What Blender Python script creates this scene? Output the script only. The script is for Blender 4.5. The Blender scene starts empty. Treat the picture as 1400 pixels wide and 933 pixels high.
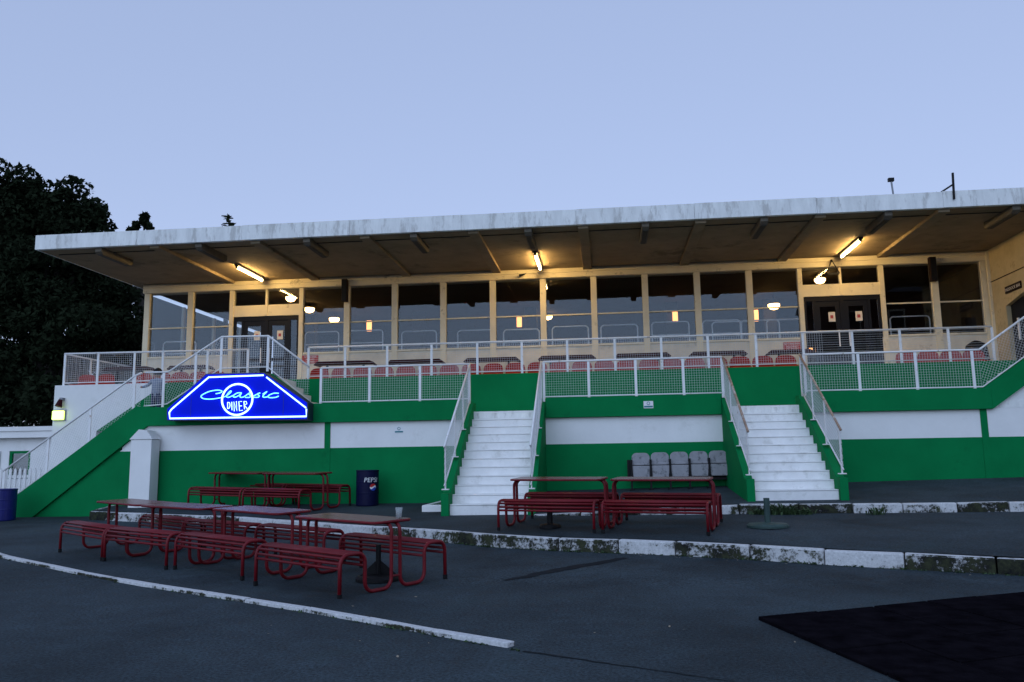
import bpy, bmesh, math, random
from mathutils import Vector, Matrix
rnd = random.Random(7)
sc = bpy.context.scene
COL = sc.collection

# ------------------------------------------------------------------ camera
PITCH, YAW, ROLL = math.radians(8.3), math.radians(6.4), math.radians(0.844)
FPX, CW, CH = 1120.0, 1400.0, 933.0
CAM = Vector((0.0, -17.6, 1.36))
_f = Vector((-math.sin(YAW)*math.cos(PITCH), math.cos(YAW)*math.cos(PITCH), math.sin(PITCH)))
_r0 = Vector((math.cos(YAW), math.sin(YAW), 0)); _u0 = _r0.cross(_f)
_r = _r0*math.cos(ROLL) - _u0*math.sin(ROLL); _u = _r0*math.sin(ROLL) + _u0*math.cos(ROLL)
cd = bpy.data.cameras.new('camera'); cam = bpy.data.objects.new('camera', cd); COL.objects.link(cam)
cd.sensor_width = 36.0; cd.lens = FPX/CW*36.0; cd.clip_start = 0.05; cd.clip_end = 2000
cam.matrix_world = Matrix(((_r.x, _u.x, -_f.x, CAM.x), (_r.y, _u.y, -_f.y, CAM.y), (_r.z, _u.z, -_f.z, CAM.z), (0, 0, 0, 1)))
sc.camera = cam

# ------------------------------------------------------------------ sky, sun, exposure
wd = bpy.data.worlds.new('World'); sc.world = wd; wd.use_nodes = True
wn = wd.node_tree; wn.nodes.clear()
wo = wn.nodes.new('ShaderNodeOutputWorld'); wb = wn.nodes.new('ShaderNodeBackground'); ws = wn.nodes.new('ShaderNodeTexSky')
ws.sky_type = 'NISHITA'; ws.sun_disc = False
SUN_EL, SUN_AZ = math.radians(25.0), math.radians(192.0)     # after-glow side of the sky, behind the camera
ws.sun_elevation = SUN_EL; ws.sun_rotation = SUN_AZ
ws.air_density = 1.0; ws.dust_density = 0.3; ws.ozone_density = 3.0
wt = wn.nodes.new('ShaderNodeMix'); wt.data_type = 'RGBA'; wt.blend_type = 'MULTIPLY'; wt.inputs[0].default_value = 1
wt.inputs[7].default_value = (2.52, 2.77, 3.68, 1)            # cool camera white balance on the whole sky
wg = wn.nodes.new('ShaderNodeGamma'); wg.inputs[1].default_value = 0.26   # even dusk sky without a strong gradient
wn.links.new(ws.outputs[0], wg.inputs[0]); wn.links.new(wg.outputs[0], wt.inputs[6]); wn.links.new(wt.outputs[2], wb.inputs[0]); wn.links.new(wb.outputs[0], wo.inputs[0])
wb.inputs[1].default_value = 0.15
sl = bpy.data.lights.new('sun', 'SUN'); so = bpy.data.objects.new('sun', sl); COL.objects.link(so)
sl.energy = 1.25; sl.angle = math.radians(70); sl.color = (0.50, 0.71, 1.0)
so.rotation_euler = (math.radians(65), 0, math.radians(-12))
sc.view_settings.view_transform = 'Standard'; sc.view_settings.look = 'None'; sc.view_settings.gamma = 1
sc.view_settings.use_curve_mapping = False; sc.view_settings.exposure = 0.0
sc.render.engine = 'CYCLES'

# ------------------------------------------------------------------ pixel -> place
def ray(px, py): return _f + _r*((px-CW/2)/FPX) + _u*((CH/2-py)/FPX)
def W(px, py, y):
    d = ray(px, py); return CAM + d*((y-CAM.y)/d.y)
def glow(x, y): return 0.03*max(0.0, min(8.5, y+8.5))
def G(px, py, fn=glow, dz=0.0):
    z = 0.1; p = None
    for i in range(40):
        d = ray(px, py); p = CAM + d*((z+dz-CAM.z)/d.z); z = 0.5*z + 0.5*fn(p.x, p.y)
    return p

# ------------------------------------------------------------------ materials
MATS = {}
def mat(name, col, rough=0.7, var=0.12, scale=3.0, metal=0.0, emit=None, estr=0.0, bump=0.0, spec=0.5, dirt=None, dirt_amt=0.0, dscale=2.0, stretch=None):
    if name in MATS: return MATS[name]
    m = bpy.data.materials.new(name); m.use_nodes = True; nt = m.node_tree; N = nt.nodes; L = nt.links
    b = N['Principled BSDF']; b.inputs['Roughness'].default_value = rough; b.inputs['Metallic'].default_value = metal
    b.inputs['Specular IOR Level'].default_value = spec
    tc = N.new('ShaderNodeTexCoord'); ge = N.new('ShaderNodeNewGeometry')
    mp = N.new('ShaderNodeMapping'); L.new(ge.outputs['Position'], mp.inputs[0])
    if stretch: mp.inputs['Scale'].default_value = stretch
    n1 = N.new('ShaderNodeTexNoise'); n1.inputs['Scale'].default_value = scale; n1.inputs['Detail'].default_value = 6; n1.inputs['Roughness'].default_value = 0.65
    L.new(mp.outputs[0], n1.inputs['Vector'])
    mr = N.new('ShaderNodeMapRange'); mr.inputs[1].default_value = 0.3; mr.inputs[2].default_value = 0.7
    mr.inputs[3].default_value = 1-var; mr.inputs[4].default_value = 1+var
    L.new(n1.outputs[0], mr.inputs[0])
    mx = N.new('ShaderNodeMix'); mx.data_type = 'RGBA'; mx.blend_type = 'MULTIPLY'; mx.inputs[0].default_value = 1
    mx.inputs[6].default_value = (*col, 1); L.new(mr.outputs[0], mx.inputs[7])
    out = mx.outputs[2]
    if dirt:
        n2 = N.new('ShaderNodeTexNoise'); n2.inputs['Scale'].default_value = dscale; n2.inputs['Detail'].default_value = 8; n2.inputs['Roughness'].default_value = 0.7
        L.new(mp.outputs[0], n2.inputs['Vector'])
        r2 = N.new('ShaderNodeMapRange'); c = 0.62-0.22*dirt_amt
        r2.inputs[1].default_value = c; r2.inputs[2].default_value = c+0.10; L.new(n2.outputs[0], r2.inputs[0])
        m2 = N.new('ShaderNodeMix'); m2.data_type = 'RGBA'; L.new(r2.outputs[0], m2.inputs[0]); L.new(out, m2.inputs[6]); m2.inputs[7].default_value = (*dirt, 1)
        out = m2.outputs[2]
    L.new(out, b.inputs['Base Color'])
    if bump > 0:
        n3 = N.new('ShaderNodeTexNoise'); n3.inputs['Scale'].default_value = scale*12; n3.inputs['Detail'].default_value = 4
        L.new(mp.outputs[0], n3.inputs['Vector'])
        bp = N.new('ShaderNodeBump'); bp.inputs['Strength'].default_value = bump; bp.inputs['Distance'].default_value = 0.02
        L.new(n3.outputs[0], bp.inputs['Height']); L.new(bp.outputs[0], b.inputs['Normal'])
    if emit:
        b.inputs['Emission Color'].default_value = (*emit, 1); b.inputs['Emission Strength'].default_value = estr
    MATS[name] = m; return m

def glass_mat():
    m = bpy.data.materials.new('window_glass'); m.use_nodes = True; nt = m.node_tree; N = nt.nodes; L = nt.links
    N.remove(N['Principled BSDF'])
    tr = N.new('ShaderNodeBsdfTransparent'); tr.inputs[0].default_value = (0.90, 0.92, 0.93, 1)
    gl = N.new('ShaderNodeBsdfGlossy'); gl.inputs[0].default_value = (0.9, 0.95, 1, 1); gl.inputs[1].default_value = 0.0
    fr = N.new('ShaderNodeFresnel'); fr.inputs[0].default_value = 1.42
    nz = N.new('ShaderNodeTexNoise'); nz.inputs['Scale'].default_value = 1.3
    ge = N.new('ShaderNodeNewGeometry'); L.new(ge.outputs['Position'], nz.inputs['Vector'])
    bp = N.new('ShaderNodeBump'); bp.inputs['Strength'].default_value = 0.004; bp.inputs['Distance'].default_value = 0.05
    L.new(nz.outputs[0], bp.inputs['Height']); L.new(bp.outputs[0], gl.inputs['Normal'])
    mx = N.new('ShaderNodeMixShader'); L.new(fr.outputs[0], mx.inputs[0]); L.new(tr.outputs[0], mx.inputs[1]); L.new(gl.outputs[0], mx.inputs[2])
    L.new(mx.outputs[0], N['Material Output'].inputs[0]); MATS['window_glass'] = m; return m
GLASS = glass_mat()

def asphalt(name, base, cool=(1, 1, 1)):
    m = bpy.data.materials.new(name); m.use_nodes = True; nt = m.node_tree; N = nt.nodes; L = nt.links
    b = N['Principled BSDF']; b.inputs['Specular IOR Level'].default_value = 0.16
    ge = N.new('ShaderNodeNewGeometry')
    def noise(s, d, r=0.6):
        n = N.new('ShaderNodeTexNoise'); n.inputs['Scale'].default_value = s; n.inputs['Detail'].default_value = d; n.inputs['Roughness'].default_value = r
        L.new(ge.outputs['Position'], n.inputs['Vector']); return n
    a = noise(0.45, 5, 0.6); c = noise(3.5, 8, 0.8); g = noise(38, 5, 0.8)
    def rng(n, lo, hi, a0=0.35, a1=0.65):
        r = N.new('ShaderNodeMapRange'); r.inputs[1].default_value = a0; r.inputs[2].default_value = a1; r.inputs[3].default_value = lo; r.inputs[4].default_value = hi
        L.new(n.outputs[0], r.inputs[0]); return r
    def mul(x, y):
        q = N.new('ShaderNodeMath'); q.operation = 'MULTIPLY'; L.new(x.outputs[0], q.inputs[0]); L.new(y.outputs[0], q.inputs[1]); return q
    v = mul(mul(rng(a, 0.60, 1.32), rng(c, 0.70, 1.25)), rng(g, 0.35, 1.75))
    mx = N.new('ShaderNodeMix'); mx.data_type = 'RGBA'; mx.blend_type = 'MULTIPLY'; mx.inputs[0].default_value = 1
    mx.inputs[6].default_value = (*base, 1); L.new(v.outputs[0], mx.inputs[7])
    # mossy damp patches
    ms = noise(0.9, 7, 0.7); rr = rng(ms, 0, 0.45, 0.56, 0.72)
    m2 = N.new('ShaderNodeMix'); m2.data_type = 'RGBA'; L.new(rr.outputs[0], m2.inputs[0]); L.new(mx.outputs[2], m2.inputs[6])
    m2.inputs[7].default_value = (base[0]*0.55, base[1]*0.75, base[2]*0.6, 1)
    L.new(m2.outputs[2], b.inputs['Base Color'])
    rg = rng(c, 0.75, 0.95); L.new(rg.outputs[0], b.inputs['Roughness'])
    bp = N.new('ShaderNodeBump'); bp.inputs['Strength'].default_value = 0.6; bp.inputs['Distance'].default_value = 0.01
    L.new(g.outputs[0], bp.inputs['Height']); L.new(bp.outputs[0], b.inputs['Normal'])
    MATS[name] = m; return m

ASPH = asphalt('asphalt', (0.030, 0.043, 0.051)); ASPH2 = asphalt('asphalt_terrace', (0.029, 0.040, 0.047))
TAR = mat('tar', (0.010, 0.014, 0.018), 0.8, 0.3, 8, spec=0.1)
GREEN = mat('green_paint', (0.002, 0.175, 0.052), 0.7, 0.12, 1.2, bump=0.08, spec=0.06, dirt=(0.002, 0.13, 0.04), dirt_amt=0.1, dscale=0.9)
WHITE = mat('white_paint', (0.78, 0.77, 0.75), 0.75, 0.05, 1.5, bump=0.10, dirt=(0.70, 0.69, 0.66), dirt_amt=0.2, dscale=1.3, spec=0.2)
STEPW = mat('step_white', (0.80, 0.79, 0.77), 0.75, 0.07, 4, bump=0.08, dirt=(0.66, 0.65, 0.62), dirt_amt=0.35, dscale=3, spec=0.2)
RAILW = mat('rail_white', (0.78, 0.77, 0.76), 0.5, 0.06, 6, dirt=(0.35, 0.2, 0.1), dirt_amt=0.05, dscale=9)
RUST = mat('rusty_rail', (0.34, 0.22, 0.15), 0.8, 0.3, 9, dirt=(0.55, 0.5, 0.46), dirt_amt=0.5, dscale=5)
WIRE = mat('wire', (0.62, 0.62, 0.62), 0.55, 0.1, 6)
CREAM = mat('cream_paint', (0.78, 0.69, 0.49), 0.7, 0.08, 2, bump=0.05, dirt=(0.42, 0.36, 0.24), dirt_amt=0.15, dscale=3)
CREAMW = mat('cream_render', (0.72, 0.65, 0.51), 0.85, 0.12, 3, bump=0.25, dirt=(0.4, 0.35, 0.26), dirt_amt=0.15, dscale=2)
CONC = mat('fascia_concrete', (0.80, 0.80, 0.77), 0.85, 0.13, 2.2, bump=0.2, spec=0.2, dirt=(0.56, 0.55, 0.52), dirt_amt=0.45, dscale=2.4, stretch=(2.2, 1, 0.55))
SOFF = mat('soffit', (0.25, 0.19, 0.12), 0.9, 0.16, 1.6, bump=0.15, spec=0.1, dirt=(0.16, 0.125, 0.08), dirt_amt=0.3, dscale=1.0)
ROOF = mat('roof_felt', (0.08, 0.08, 0.085), 0.9, 0.2, 3)
RED = mat('red_paint', (0.145, 0.005, 0.010), 0.45, 0.25, 7, spec=0.25, dirt=(0.05, 0.01, 0.01), dirt_amt=0.15, dscale=14)
REDTOP = mat('red_tabletop', (0.15, 0.009, 0.014), 0.24, 0.2, 5, spec=0.8, dirt=(0.05, 0.012, 0.012), dirt_amt=0.3, dscale=6)
SEATR = mat('red_seat', (0.38, 0.022, 0.010), 0.5, 0.2, 4, spec=0.12)
DKRED = mat('dark_red_table', (0.040, 0.005, 0.007), 0.6, 0.15, 4, spec=0.1)
BLACK = mat('black_paint', (0.006, 0.006, 0.007), 0.55, 0.15, 5, spec=0.2)
RUBBER = mat('black_rubber', (0.0065, 0.0055, 0.0075), 0.95, 0.5, 5, bump=0.2, spec=0.0)
DKBROWN = mat('dark_brown', (0.018, 0.008, 0.004), 0.6, 0.15, 5, spec=0.15)
DOORD = mat('door_dark', (0.006, 0.006, 0.009), 0.5, 0.15, 4, spec=0.2)
PAPER = mat('paper', (0.72, 0.66, 0.58), 0.8, 0.05, 20)
GREYSEAT = mat('grey_seat', (0.28, 0.275, 0.29), 0.6, 0.12, 9, dirt=(0.12, 0.12, 0.13), dirt_amt=0.4, dscale=7)
NAVY = mat('navy_drum', (0.004, 0.005, 0.034), 0.5, 0.15, 6, spec=0.15)
BLUEP = mat('sign_blue', (0.002, 0.010, 0.50), 0.5, 0.05, 2, emit=(0.0, 0.010, 0.6), estr=0.30, spec=0.05)
SIGNBODY = mat('sign_body', (0.01, 0.025, 0.05), 0.5, 0.1, 3)
NEON = mat('neon_border', (0.5, 0.7, 1), 0.3, 0, 1, emit=(0.30, 0.50, 1.0), estr=3.6)
NEON2 = mat('neon_script', (0.4, 0.8, 1), 0.3, 0, 1, emit=(0.12, 0.62, 1.0), estr=2.6)
TUBE = mat('lit_tube', (1, 0.9, 0.7), 0.4, 0, 1, emit=(1.0, 0.66, 0.25), estr=110)
LAMPG = mat('lit_globe', (1, 0.85, 0.6), 0.4, 0, 1, emit=(1.0, 0.58, 0.2), estr=14)
SCONCE = mat('lit_sconce', (1, 0.7, 0.4), 0.4, 0, 1, emit=(1.0, 0.36, 0.10), estr=3.0)
EXITL = mat('lit_exit', (0.8, 1, 0.4), 0.4, 0, 1, emit=(0.72, 1.0, 0.16), estr=3.6)
FITT = mat('light_fitting', (0.11, 0.088, 0.06), 0.7, 0.15, 8)
FITD = mat('fitting_dark', (0.03, 0.025, 0.02), 0.7, 0.15, 8)
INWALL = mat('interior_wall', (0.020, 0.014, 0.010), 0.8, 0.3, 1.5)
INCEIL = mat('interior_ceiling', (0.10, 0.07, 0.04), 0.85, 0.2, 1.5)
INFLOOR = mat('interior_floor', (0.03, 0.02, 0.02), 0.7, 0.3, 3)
CHROME = mat('chrome', (0.92, 0.92, 0.92), 0.4, 0.02, 3, metal=0.0)
REDSIGN = mat('red_sign', (0.42, 0.05, 0.045), 0.5, 0.08, 8)
TEAL = mat('teal_print', (0.01, 0.16, 0.19), 0.5, 0.05, 8)
LEAF = mat('leaf', (0.013, 0.019, 0.010), 0.8, 0.45, 1.2, spec=0.02)
BARK = mat('bark', (0.02, 0.015, 0.012), 0.9, 0.3, 6, bump=0.4)
WEED = mat('weed_leaf', (0.03, 0.06, 0.018), 0.8, 0.4, 9)
SOIL = mat('soil', (0.018, 0.016, 0.014), 0.95, 0.4, 12, bump=0.5)
GALV = mat('galvanised', (0.22, 0.23, 0.25), 0.5, 0.15, 8, metal=0.6)
BASEGR = mat('green_base', (0.02, 0.05, 0.045), 0.6, 0.25, 9)
PWHITE = mat('print_white', (0.75, 0.75, 0.75), 0.5, 0.02, 8)
PRED = mat('print_red', (0.5, 0.02, 0.02), 0.5, 0.02, 8)
PBLUE = mat('print_blue', (0.02, 0.06, 0.4), 0.5, 0.02, 8)

def kerb_mat():
    m = bpy.data.materials.new('kerb_paint'); m.use_nodes = True; nt = m.node_tree; N = nt.nodes; L = nt.links; b = N['Principled BSDF']
    b.inputs['Roughness'].default_value = 0.9; b.inputs['Specular IOR Level'].default_value = 0.15
    ge = N.new('ShaderNodeNewGeometry'); oi = N.new('ShaderNodeObjectInfo')
    def noise(sc_, d, r):
        n = N.new('ShaderNodeTexNoise'); n.inputs['Scale'].default_value = sc_; n.inputs['Detail'].default_value = d; n.inputs['Roughness'].default_value = r
        L.new(ge.outputs['Position'], n.inputs['Vector']); return n
    def math_(op, x, y):
        q = N.new('ShaderNodeMath'); q.operation = op; L.new(x, q.inputs[0])
        if isinstance(y, float): q.inputs[1].default_value = y
        else: L.new(y, q.inputs[1])
        return q.outputs[0]
    big = noise(1.1, 5, 0.6); n = noise(7.0, 9, 0.75); fine = noise(28, 5, 0.7)
    # chips and moss: wear more on the faces than on the tread, a little different from stone to stone
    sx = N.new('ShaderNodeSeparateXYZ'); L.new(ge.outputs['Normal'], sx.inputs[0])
    rr = N.new('ShaderNodeMapRange'); L.new(oi.outputs['Random'], rr.inputs[0]); rr.inputs[3].default_value = -0.055; rr.inputs[4].default_value = 0.10
    v = math_('ADD', math_('MULTIPLY', big.outputs[0], 0.85), math_('MULTIPLY', n.outputs[0], 0.55))
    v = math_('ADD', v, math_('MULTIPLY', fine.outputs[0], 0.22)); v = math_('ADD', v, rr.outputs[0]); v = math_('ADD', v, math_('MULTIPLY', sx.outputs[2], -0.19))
    r = N.new('ShaderNodeMapRange'); r.inputs[1].default_value = 0.77; r.inputs[2].default_value = 0.86; L.new(v, r.inputs[0])
    cr = N.new('ShaderNodeValToRGB'); cr.color_ramp.elements[0].color = (0.010, 0.010, 0.011, 1); cr.color_ramp.elements[1].color = (0.055, 0.062, 0.030, 1)
    cr.color_ramp.elements[0].position = 0.42; cr.color_ramp.elements[1].position = 0.70; L.new(n.outputs[0], cr.inputs[0])
    pw = N.new('ShaderNodeMapRange'); L.new(fine.outputs[0], pw.inputs[0]); pw.inputs[1].default_value = 0.3; pw.inputs[2].default_value = 0.7; pw.inputs[3].default_value = 0.42; pw.inputs[4].default_value = 0.68
    mx = N.new('ShaderNodeMix'); mx.data_type = 'RGBA'; L.new(r.outputs[0], mx.inputs[0]); L.new(pw.outputs[0], mx.inputs[6]); L.new(cr.outputs[0], mx.inputs[7])
    L.new(mx.outputs[2], b.inputs['Base Color'])
    bp = N.new('ShaderNodeBump'); bp.inputs['Strength'].default_value = 0.7; bp.inputs['Distance'].default_value = 0.02; L.new(v, bp.inputs['Height']); L.new(bp.outputs[0], b.inputs['Normal'])
    return m
KERB = kerb_mat()

# ------------------------------------------------------------------ mesh helpers
class MB:
    def __init__(s): s.v = []; s.f = []
    def raw(s, v, f):
        o = len(s.v); s.v += [tuple(p) for p in v]; s.f += [tuple(i+o for i in q) for q in f]; return s
    def box(s, x0, x1, y0, y1, z0, z1):
        return s.raw([(x0,y0,z0),(x1,y0,z0),(x1,y1,z0),(x0,y1,z0),(x0,y0,z1),(x1,y0,z1),(x1,y1,z1),(x0,y1,z1)],
                     [(3,2,1,0),(4,5,6,7),(0,1,5,4),(1,2,6,5),(2,3,7,6),(3,0,4,7)])
    def prism_y(s, poly, y0, y1):      # poly: list of (x,z), counter-clockwise seen from -y
        n = len(poly); v = [(x, y0, z) for x, z in poly] + [(x, y1, z) for x, z in poly]
        f = [tuple(range(n)), tuple(range(2*n-1, n-1, -1))] + [((i+1) % n, i, i+n, (i+1) % n+n) for i in range(n)]
        return s.raw(v, f)
    def prism_x(s, poly, x0, x1):      # poly: list of (y,z)
        n = len(poly); v = [(x0, y, z) for y, z in poly] + [(x1, y, z) for y, z in poly]
        f = [tuple(range(n-1, -1, -1)), tuple(range(n, 2*n))] + [(i, (i+1) % n, (i+1) % n+n, i+n) for i in range(n)]
        return s.raw(v, f)
    def bar(s, a, b, w, h=None, up=(0, 0, 1)):   # square bar between two points
        a = Vector(a); b = Vector(b); h = h or w; d = (b-a).normalized(); u = Vector(up)
        if abs(d.dot(u)) > 0.98: u = Vector((0, 1, 0))
        sx = d.cross(u).normalized()*(w/2); sy = sx.cross(d).normalized()*(h/2)
        v = [p+q for p in (a, b) for q in (-sx-sy, sx-sy, sx+sy, -sx+sy)]
        return s.raw(v, [(0,1,2,3),(7,6,5,4),(1,0,4,5),(2,1,5,6),(3,2,6,7),(0,3,7,4)])
    def tube(s, pts, r, n=8, closed=False, cap=True):
        P = [Vector(p) for p in pts]; m = len(P); fr = []
        t0 = (P[1]-P[0]).normalized(); u = t0.orthogonal().normalized()
        for i in range(m):
            if closed: t = (P[(i+1) % m]-P[i-1]).normalized()
            else: t = (P[min(i+1, m-1)]-P[max(i-1, 0)]).normalized()
            u = (u-t*u.dot(t)); u = u.normalized() if u.length > 1e-6 else t.orthogonal().normalized()
            fr.append((u.copy(), t.cross(u)))
        v = []
        for i in range(m):
            rr = r[i] if isinstance(r, (list, tuple)) else r
            for k in range(n):
                a = 2*math.pi*k/n; v.append(P[i]+fr[i][0]*(math.cos(a)*rr)+fr[i][1]*(math.sin(a)*rr))
        f = []
        for i in range(m if closed else m-1):
            j = (i+1) % m
            for k in range(n): f.append((i*n+k, i*n+(k+1) % n, j*n+(k+1) % n, j*n+k))
        if cap and not closed: f += [tuple(range(n-1, -1, -1)), tuple((m-1)*n+k for k in range(n))]
        return s.raw(v, f)
    def lathe(s, prof, n=24, c=(0, 0, 0)):
        v = []; f = []
        for r, z in prof:
            for k in range(n): a = 2*math.pi*k/n; v.append((c[0]+r*math.cos(a), c[1]+r*math.sin(a), c[2]+z))
        for i in range(len(prof)-1):
            for k in range(n): f.append((i*n+k, i*n+(k+1) % n, (i+1)*n+(k+1) % n, (i+1)*n+k))
        f += [tuple(range(n-1, -1, -1)), tuple((len(prof)-1)*n+k for k in range(n))]
        return s.raw(v, f)
    def mesh(s, name, m, bevel=0.0, smooth=False):
        me = bpy.data.meshes.new(name); me.from_pydata(s.v, [], s.f)
        if bevel > 0 or True:
            bm = bmesh.new(); bm.from_mesh(me); bmesh.ops.recalc_face_normals(bm, faces=bm.faces)
            if bevel > 0: bmesh.ops.bevel(bm, geom=list(bm.edges), offset=bevel, segments=2, profile=0.6, affect='EDGES')
            bm.to_mesh(me); bm.free()
        if smooth:
            for p in me.polygons: p.use_smooth = True
        me.materials.append(m); return me
    def build(s, name, m, parent=None, bevel=0.0, smooth=False, loc=None):
        return link(name, s.mesh(name, m, bevel, smooth), parent, loc)
def link(name, me, parent=None, loc=None, rotz=0.0):
    o = bpy.data.objects.new(name, me); COL.objects.link(o)
    if parent: o.parent = parent
    if loc is not None: o.location = loc
    if rotz: o.rotation_euler = (0, 0, rotz)
    return o
def thing(name, label, cat, loc=(0, 0, 0), rotz=0.0, group=None):
    o = bpy.data.objects.new(name, None); COL.objects.link(o); o.location = loc; o.rotation_euler = (0, 0, rotz); o.empty_display_size = 0.1
    return tag(o, label, cat, group)
def tag(o, label, cat, group=None):
    o['label'] = label; o['category'] = cat
    if group: o['group'] = group
    return o
def struct(o): o['kind'] = 'structure'; return o
def stuff(o): o['kind'] = 'stuff'; return o
def copy_tree(root, loc, rotz, label=None, group=None):
    r = root.copy(); COL.objects.link(r); r.location = loc; r.rotation_euler = (0, 0, rotz)
    if label: r['label'] = label
    if group: r['group'] = group
    for ch in root.children:
        c = ch.copy(); COL.objects.link(c); c.parent = r
        for g in ch.children:
            d = g.copy(); COL.objects.link(d); d.parent = c
    return r
def arc(c, r, a0, a1, n, e1, e2):
    c = Vector(c); e1 = Vector(e1); e2 = Vector(e2)
    return [c+e1*(r*math.cos(a0+(a1-a0)*i/n))+e2*(r*math.sin(a0+(a1-a0)*i/n)) for i in range(n+1)]
def text_mesh(name, body, size, m, extrude=0.002, ax='CENTER'):
    c = bpy.data.curves.new('t', 'FONT'); c.body = body; c.size = size; c.extrude = extrude; c.align_x = ax; c.align_y = 'CENTER'; c.resolution_u = 2
    o = bpy.data.objects.new('t', c); COL.objects.link(o); dg = bpy.context.evaluated_depsgraph_get()
    me = bpy.data.meshes.new_from_object(o.evaluated_get(dg)); bpy.data.objects.remove(o); bpy.data.curves.remove(c)
    me.name = name; me.materials.clear(); me.materials.append(m); return me
def wall_text(name, body, size, m, parent, loc, rot=(math.pi/2, 0, 0), ax='CENTER', sx=1.0):
    o = link(name, text_mesh(name, body, size, m, 0.001, ax), parent, loc); o.rotation_euler = rot; o.scale = (sx, 1, 1); return o

# ------------------------------------------------------------------ ground, terraces, kerbs
def kline(pts, dz=0.0): return [G(a, b) for a, b in pts]
KM = kline([(121,711),(320,720),(457,731),(620,743),(670,748.5),(790,755),(882,758),(1000,764),(1163,775),(1400,787.6)])
d = (KM[-1]-KM[-3]).normalized(); KM.append(KM[-1]+d*5); KM[-1].z = glow(KM[-1].x, KM[-1].y)
def ykm(x):
    if x <= KM[0].x: return KM[0].y
    for a, b in zip(KM, KM[1:]):
        if a.x <= x <= b.x: return a.y+(b.y-a.y)*(x-a.x)/(b.x-a.x)
    return KM[-1].y
KH = 0.17
def gmid(x, y):
    yk = ykm(x); zk = glow(x, yk)+KH; f = max(0.0, min(1.0, (y-yk)/(0.0-yk)))
    return zk+(0.485-zk)*f**0.6
UKY, UX0 = -3.1, -1.30
def ukh(x): return 0.15*max(0.12, min(1.0, 0.05+(x-UX0)/3.6))
def gup(x, y):
    z0 = gmid(x, UKY)+ukh(x); z1 = 0.715+0.018*(x-UX0); f = max(0.0, min(1.0, (y-UKY)/(0-UKY))); return z0+(z1-z0)*f
def sheet(xs, ys, fn):
    v = [(x, y, fn(x, y)) for y in ys for x in xs]; n = len(xs)
    f = [(j*n+i, j*n+i+1, (j+1)*n+i+1, (j+1)*n+i) for j in range(len(ys)-1) for i in range(n-1)]
    return MB().raw(v, f)
def lin(a, b, n): return [a+(b-a)*i/n for i in range(n+1)]
xs = [-500, -120, -50]+lin(-30, 16, 92)+[40, 120, 500]; ys = [-500, -120, -45]+lin(-26, 2, 56)+[30, 120, 600]
ground = struct(sheet(xs, ys, glow).build('ground', ASPH))
# middle terrace
x0 = KM[0].x+0.02
mx_ = lin(x0, 12, 96); v = []; NR = 14
for x in mx_:
    yk = ykm(x)+0.1
    for j in range(NR+1): y = yk+(0.02-yk)*j/NR; v.append((x, y, gmid(x, y)))
f = [(i*(NR+1)+j, (i+1)*(NR+1)+j, (i+1)*(NR+1)+j+1, i*(NR+1)+j+1) for i in range(len(mx_)-1) for j in range(NR)]
o = len(v); v += [(x0, ykm(x0)+0.1+(0.02-ykm(x0)-0.1)*j/NR, -0.2) for j in range(NR+1)]; f += [(j, j+1, o+j+1, o+j) for j in range(NR)]
struct(MB().raw(v, f).build('terrace', ASPH2))
struct(sheet(lin(UX0, 12, 54), lin(UKY+0.08, 0.02, 8), gup).build('upper_terrace', ASPH2))

def kerb(name, pts, topfn, width, length, botz, label_kind=None, jit=0.010, bev=0.026, back=True):
    root = struct(bpy.data.objects.new(name, None)); COL.objects.link(root)
    seg = []; acc = 0; P = [Vector((p[0], p[1], 0)) for p in pts]
    cum = [0]
    for a, b in zip(P, P[1:]): cum.append(cum[-1]+(b-a).length)
    def at(s):
        for i in range(len(P)-1):
            if s <= cum[i+1] or i == len(P)-2:
                t = (s-cum[i])/(cum[i+1]-cum[i]); return P[i]+(P[i+1]-P[i])*t
    s = 0.0
    while s < cum[-1]-0.2:
        e = min(s+length*rnd.uniform(0.85, 1.1), cum[-1]); a = at(s+0.006); b = at(e-0.006); d = (b-a).normalized(); nrm = Vector((-d.y, d.x, 0))
        if nrm.y < 0: nrm = -nrm
        j = rnd.uniform(-jit, jit); mb = MB(); v = []
        for p in (a, b):
            zt = topfn(p.x, p.y)+0.012+rnd.uniform(-jit, jit)*0.6; zb = botz(p.x, p.y)-0.12
            q = p+nrm*j
            v += [(q.x, q.y, zb), (q.x+nrm.x*width, q.y+nrm.y*width, zb), (q.x+nrm.x*width, q.y+nrm.y*width, zt), (q.x+nrm.x*0.012, q.y+nrm.y*0.012, zt)]
        mb.raw(v, [(0,1,2,3),(7,6,5,4),(0,4,5,1),(1,5,6,2),(2,6,7,3),(3,7,4,0)])
        mb.build('kerb_stone', KERB, root, bevel=bev)
        s = e
    return root
kerb('terrace_kerb', KM, lambda x, y: gmid(x, ykm(x)), 0.14, 0.92, glow)
kerb('upper_kerb', [(x, UKY) for x in lin(UX0, 12, 12)], lambda x, y: gup(x, UKY), 0.13, 0.92, gmid)
FK = [G(a, b) for a, b in ((-60,744),(0,763),(114,788),(250,811),(400,835),(520,856),(600,871),(714,890))]
kerb('edging_kerb', FK, lambda x, y: glow(x, y)+0.022, 0.10, 0.9, glow, jit=0.004, bev=0.01)
# kerb return at the left end of the terrace
kerb('terrace_end_kerb', [(x0+0.0, -0.02), (x0+0.001, ykm(x0)+0.14)], lambda x, y: gmid(x0, y), 0.12, 0.9, glow)
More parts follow.
